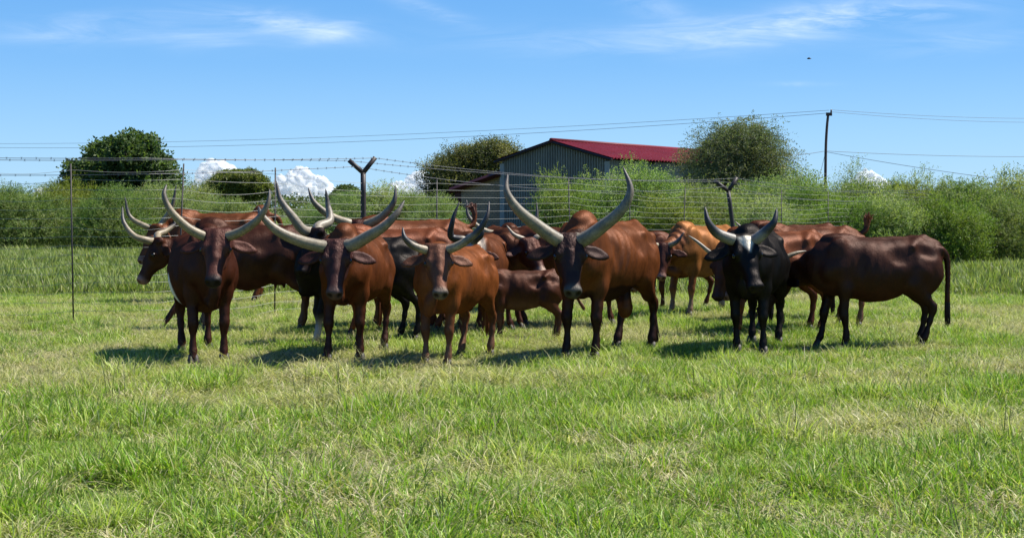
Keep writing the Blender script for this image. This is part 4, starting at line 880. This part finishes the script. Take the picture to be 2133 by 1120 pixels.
def cable(pts, label, r_=.011, sag=0):
    mb = MB(); a, b = np.array(pts[0], float), np.array(pts[1], float)
    P = [a + (b - a) * t_ - np.array([0, 0, sag * 4 * t_ * (1 - t_)]) for t_ in np.linspace(0, 1, 30)]
    mb.tube(P, r_, 4, False); o = mb.build('power_line', M_CABLE); tag(o, label, 'cable', 'overhead power lines'); return o
YL = 150.0
cable([(XP + .3, YP, 8.92), (PX(-120, YL), YL, PZ(299, YL))], 'upper overhead cable crossing the sky left of the pole top', .014, .75)
cable([(XP + .2, YP, 8.7), (PX(-120, YL), YL, PZ(306, YL))], 'second overhead cable just under the topmost one', .016, .95)
YR = 125.0
cable([(XP + .45, YP, 8.95), (PX(2250, YR), YR, PZ(246, YR))], 'topmost overhead cable running right from the pole top', .013, .25)
cable([(XP + .45, YP, 8.8), (PX(2250, YR), YR, PZ(254, YR))], 'lower overhead cable running right from the pole top', .013, .3)
cable([(XP, YP, 5.85), (PX(1560, 90), 90, PZ(326, 90))], 'cable from mid-pole leftward into the willowy tree', .018, .15)
cable([(XP, YP, 5.85), (PX(2250, YR), YR, PZ(325, YR))], 'level cable running right from mid-pole', .017, .2)
cable([(XP, YP, 5.8), (PX(2250, 95), 95, PZ(392, 95))], 'cable sloping down to the right from mid-pole', .017, .2)
# small bird in the sky
bd = empty('bird', (PX(1685, 40), 40, PZ(123, 40))); tag(bd, 'tiny dark bird flying in the blue sky at the upper right', 'bird')
mb = MB(); mb.tube(spline([(-.055, 0, .0), (-.02, 0, .012), (.03, 0, .008), (.075, 0, 0)], 8), [.004, .016, .022, .024, .02, .014, .008, .003], 8); mb.build('body', simple_mat('feathers', (.05, .045, .05)), bd)
for s_ in (-1, 1): mb = MB(); mb.tube(spline([(0, 0, .01), (-.01, s_ * .06, .03), (.02, s_ * .11, .012)], 6), [.018, .022, .02, .016, .01, .003], 6, True, None, .25); mb.build('wing', bpy.data.materials['feathers'], bd)

# ------------------------------------------------------------------ grass
def tuft(name, seed, n, h, spread, cols, curl, lean_, wid=(.0035, .006), flat=0.0):
    r = np.random.default_rng(seed); V, Q, T, C = [], [], [], []; k = 0
    for i in range(n):
        a = r.uniform(0, 6.283); rad = spread * r.random() ** .5; b = np.array([math.cos(a) * rad, math.sin(a) * rad, -.01]); hh = h * r.uniform(.45, 1.15)
        a2 = a + r.normal() * 1.1; ld = np.array([math.cos(a2), math.sin(a2), 0]); ln = abs(r.normal(lean_, .25)); cu = curl * r.uniform(.3, 1.7); w = r.uniform(*wid)
        sd = np.array([-ld[1], ld[0], 0]) * .8 + ld * r.normal() * .5; sd /= np.linalg.norm(sd); col = np.array(cols[min(int(r.random() ** 1.2 * len(cols)), len(cols) - 1)]) * (.45 + 1.05 * r.random()); ns = 4
        p = b.copy(); ang = min(ln, 1.35) if not flat else r.uniform(1.1, 1.5)
        for j in range(ns + 1):
            t_ = j / ns; ww = w * (1 - t_ ** 2) + .0006
            V += [p - sd * ww, p + sd * ww]; C += [col * (.9 + .2 * t_)] * 2
            ld = ld * math.cos(.25 * r.normal()) + sd * .2 * r.normal() ; p = p + (np.array([0, 0, 1]) * math.cos(ang) + ld * math.sin(ang)) * hh / ns; ang += cu / ns; p[2] = max(p[2], .004)
        for j in range(ns): Q.append([k + 2*j, k + 2*j + 1, k + 2*j + 3, k + 2*j + 2])
        k += 2 * (ns + 1)
    me = np_mesh(name, V, Q, True, C, 'tint'); me.materials.append(M_GRASS); return bpy.data.objects.new(name, me)
G_LUSH = ((.15, .28, .022), (.20, .32, .028), (.12, .23, .022), (.26, .35, .04), (.33, .38, .09), (.42, .43, .18))
G_YEL = ((.23, .32, .04), (.30, .37, .06), (.17, .26, .03), (.38, .42, .12), (.50, .50, .24))
G_MID = ((.28, .30, .09), (.36, .36, .13), (.19, .23, .055), (.45, .42, .21), (.58, .53, .33))
G_DRY = ((.46, .41, .23), (.55, .48, .30), (.36, .34, .16), (.24, .25, .09), (.62, .55, .37))
G_TALL = ((.07, .12, .03), (.11, .15, .045), (.17, .19, .07), (.36, .33, .17))
G_FAR = ((.14, .20, .04), (.18, .24, .055), (.22, .26, .085), (.30, .30, .13))
TUFTS = [tuft('lush', 1, 90, .11, .11, G_LUSH, 1.5, .5, (.0020, .0040)), tuft('lush', 2, 90, .14, .12, G_LUSH, 1.2, .45, (.0018, .0036)), tuft('lush', 12, 90, .08, .12, G_LUSH, 2.0, .7, (.0022, .0042)),
         tuft('yellow', 13, 85, .12, .13, G_YEL, 1.9, .65, (.0018, .0036)), tuft('yellow', 14, 80, .16, .12, G_YEL, 1.4, .5, (.0015, .0032)), tuft('yellow', 15, 90, .09, .13, G_YEL, 2.6, .8, (.0020, .0040)),
         tuft('mid', 3, 75, .15, .14, G_MID, 2.6, .7, (.0015, .0032)), tuft('mid', 4, 85, .10, .14, G_MID, 3.2, .85, (.0018, .0036)), tuft('mid', 5, 65, .19, .13, G_MID, 2.2, .5, (.0014, .0028)),
         tuft('straw', 6, 40, .26, .12, G_DRY, 1.8, .9, (.0014, .0028)), tuft('straw', 7, 30, .36, .14, G_DRY, 1.1, 1.1, (.0014, .0026), 1), tuft('straw', 16, 48, .18, .12, G_DRY, 2.8, .8, (.0014, .0030)),
         tuft('tall', 8, 7, .24, .08, G_TALL, .7, .25, (.0012, .0022)), tuft('tall', 9, 6, .30, .08, G_TALL, .9, .35, (.0012, .0020)),
         tuft('far', 10, 40, .22, .16, G_FAR, .8, .3, (.006, .010)), tuft('far', 11, 40, .30, .2, G_FAR, .9, .3, (.007, .012))]
gc = bpy.data.collections.new('grass_sources')
for i, o in enumerate(TUFTS): o.name = '%02d_tuft' % i; gc.objects.link(o)
def scatter(name, x, y, idx, scale, seed):
    r = np.random.default_rng(seed); n = len(x); me = bpy.data.meshes.new(name); me.vertices.add(n)
    me.vertices.foreach_set('co', np.stack([x, y, ground_h(x, y)], 1).astype(np.float32).ravel())
    for nm, ty, v_ in (('pick', 'INT', idx.astype(np.int32)), ('size', 'FLOAT', scale.astype(np.float32)), ('turn', 'FLOAT', (r.random(n) * 6.283).astype(np.float32))):
        at = me.attributes.new(nm, ty, 'POINT'); at.data.foreach_set('value', v_)
    o = bpy.data.objects.new(name, me); COL.objects.link(o); tag(o, kind='stuff')
    ng = bpy.data.node_groups.new(name, 'GeometryNodeTree'); ng.interface.new_socket('Geometry', in_out='INPUT', socket_type='NodeSocketGeometry'); ng.interface.new_socket('Geometry', in_out='OUTPUT', socket_type='NodeSocketGeometry')
    gi, go = ng.nodes.new('NodeGroupInput'), ng.nodes.new('NodeGroupOutput'); ci = ng.nodes.new('GeometryNodeCollectionInfo'); ci.inputs[0].default_value = gc; ci.inputs[1].default_value = True; ci.inputs[2].default_value = True
    ip = ng.nodes.new('GeometryNodeInstanceOnPoints'); ip.inputs['Pick Instance'].default_value = True
    def na(nm, ty):
        a = ng.nodes.new('GeometryNodeInputNamedAttribute'); a.data_type = ty; a.inputs[0].default_value = nm; return a.outputs[0]
    cx = ng.nodes.new('ShaderNodeCombineXYZ'); ng.links.new(na('turn', 'FLOAT'), cx.inputs[2]); er = ng.nodes.new('FunctionNodeEulerToRotation'); ng.links.new(cx.outputs[0], er.inputs[0])
    ng.links.new(gi.outputs[0], ip.inputs['Points']); ng.links.new(ci.outputs[0], ip.inputs['Instance']); ng.links.new(na('pick', 'INT'), ip.inputs['Instance Index']); ng.links.new(er.outputs[0], ip.inputs['Rotation']); ng.links.new(na('size', 'FLOAT'), ip.inputs['Scale'])
    ng.links.new(ip.outputs[0], go.inputs[0]); md = o.modifiers.new('scatter', 'NODES'); md.node_group = ng; return o
r = np.random.default_rng(21)
def area(y0, y1, dens, margin=1.0):
    n = int((y1 - y0) * (2 * (margin + y1 * .37)) * dens); y = r.uniform(y0, y1, n); x = r.uniform(-1, 1, n) * (margin + y1 * .37); k = np.abs(x) < margin + y * .372; return x[k], y[k]
x, y = area(5.6, 25.0, 100, 1.2); nn = len(x)
lu = fbm2(x, y, .7, 31) + .22 * (fbm2(x, y, 2.6, 33) - .5) + .16 * (r.random(nn) - .5); dry = fbm2(x, y, 1.1, 57) + .25 * (fbm2(x, y, 3.5, 58) - .5) + .2 * (r.random(nn) - .5)
near = np.clip((11.0 - y) / 4, 0, 1)
lu = lu + .07 * near
idx = np.where(lu > .545, r.integers(0, 3, nn), np.where(lu > .43, r.integers(3, 6, nn), r.integers(6, 9, nn)))
idx = np.where((dry > .585) & (r.random(nn) < .5), r.integers(9, 12, nn), idx); idx = np.where(r.random(nn) < .09, r.integers(9, 12, nn), idx); idx = np.where(r.random(nn) < .03, r.integers(12, 14, nn), idx)
hgt = .60 + .90 * np.clip(fbm2(x, y, 2.2, 77) * 1.6 - .3, 0, 1)
k = np.ones(nn, bool)
xe, ye = area(5.6, 13.0, 40, 1.2); x = np.concatenate([x, xe]); y = np.concatenate([y, ye]); idx = np.concatenate([idx, r.choice([2, 5, 7, 2], len(xe))]); hgt = np.concatenate([hgt, np.full(len(xe), 1.05)]); nn = len(x); k = np.ones(nn, bool)
hgt = hgt * (1 - .22 * np.clip((y - 12.5) / 1.5, 0, 1)); scatter('grass', x[k], y[k], idx[k], (hgt * (.75 + .5 * r.random(nn)))[k], 3)
x, y = area(25.0, 62.0, 9, 2); idx = r.integers(14, 16, len(x)); scatter('far_grass', x, y, idx, .8 + .6 * r.random(len(x)), 4)
x, y = area(62.0, 150.0, 1.6, 2); idx = r.integers(14, 16, len(x)); scatter('distant_grass', x, y, idx, 1.4 + .9 * r.random(len(x)), 5)
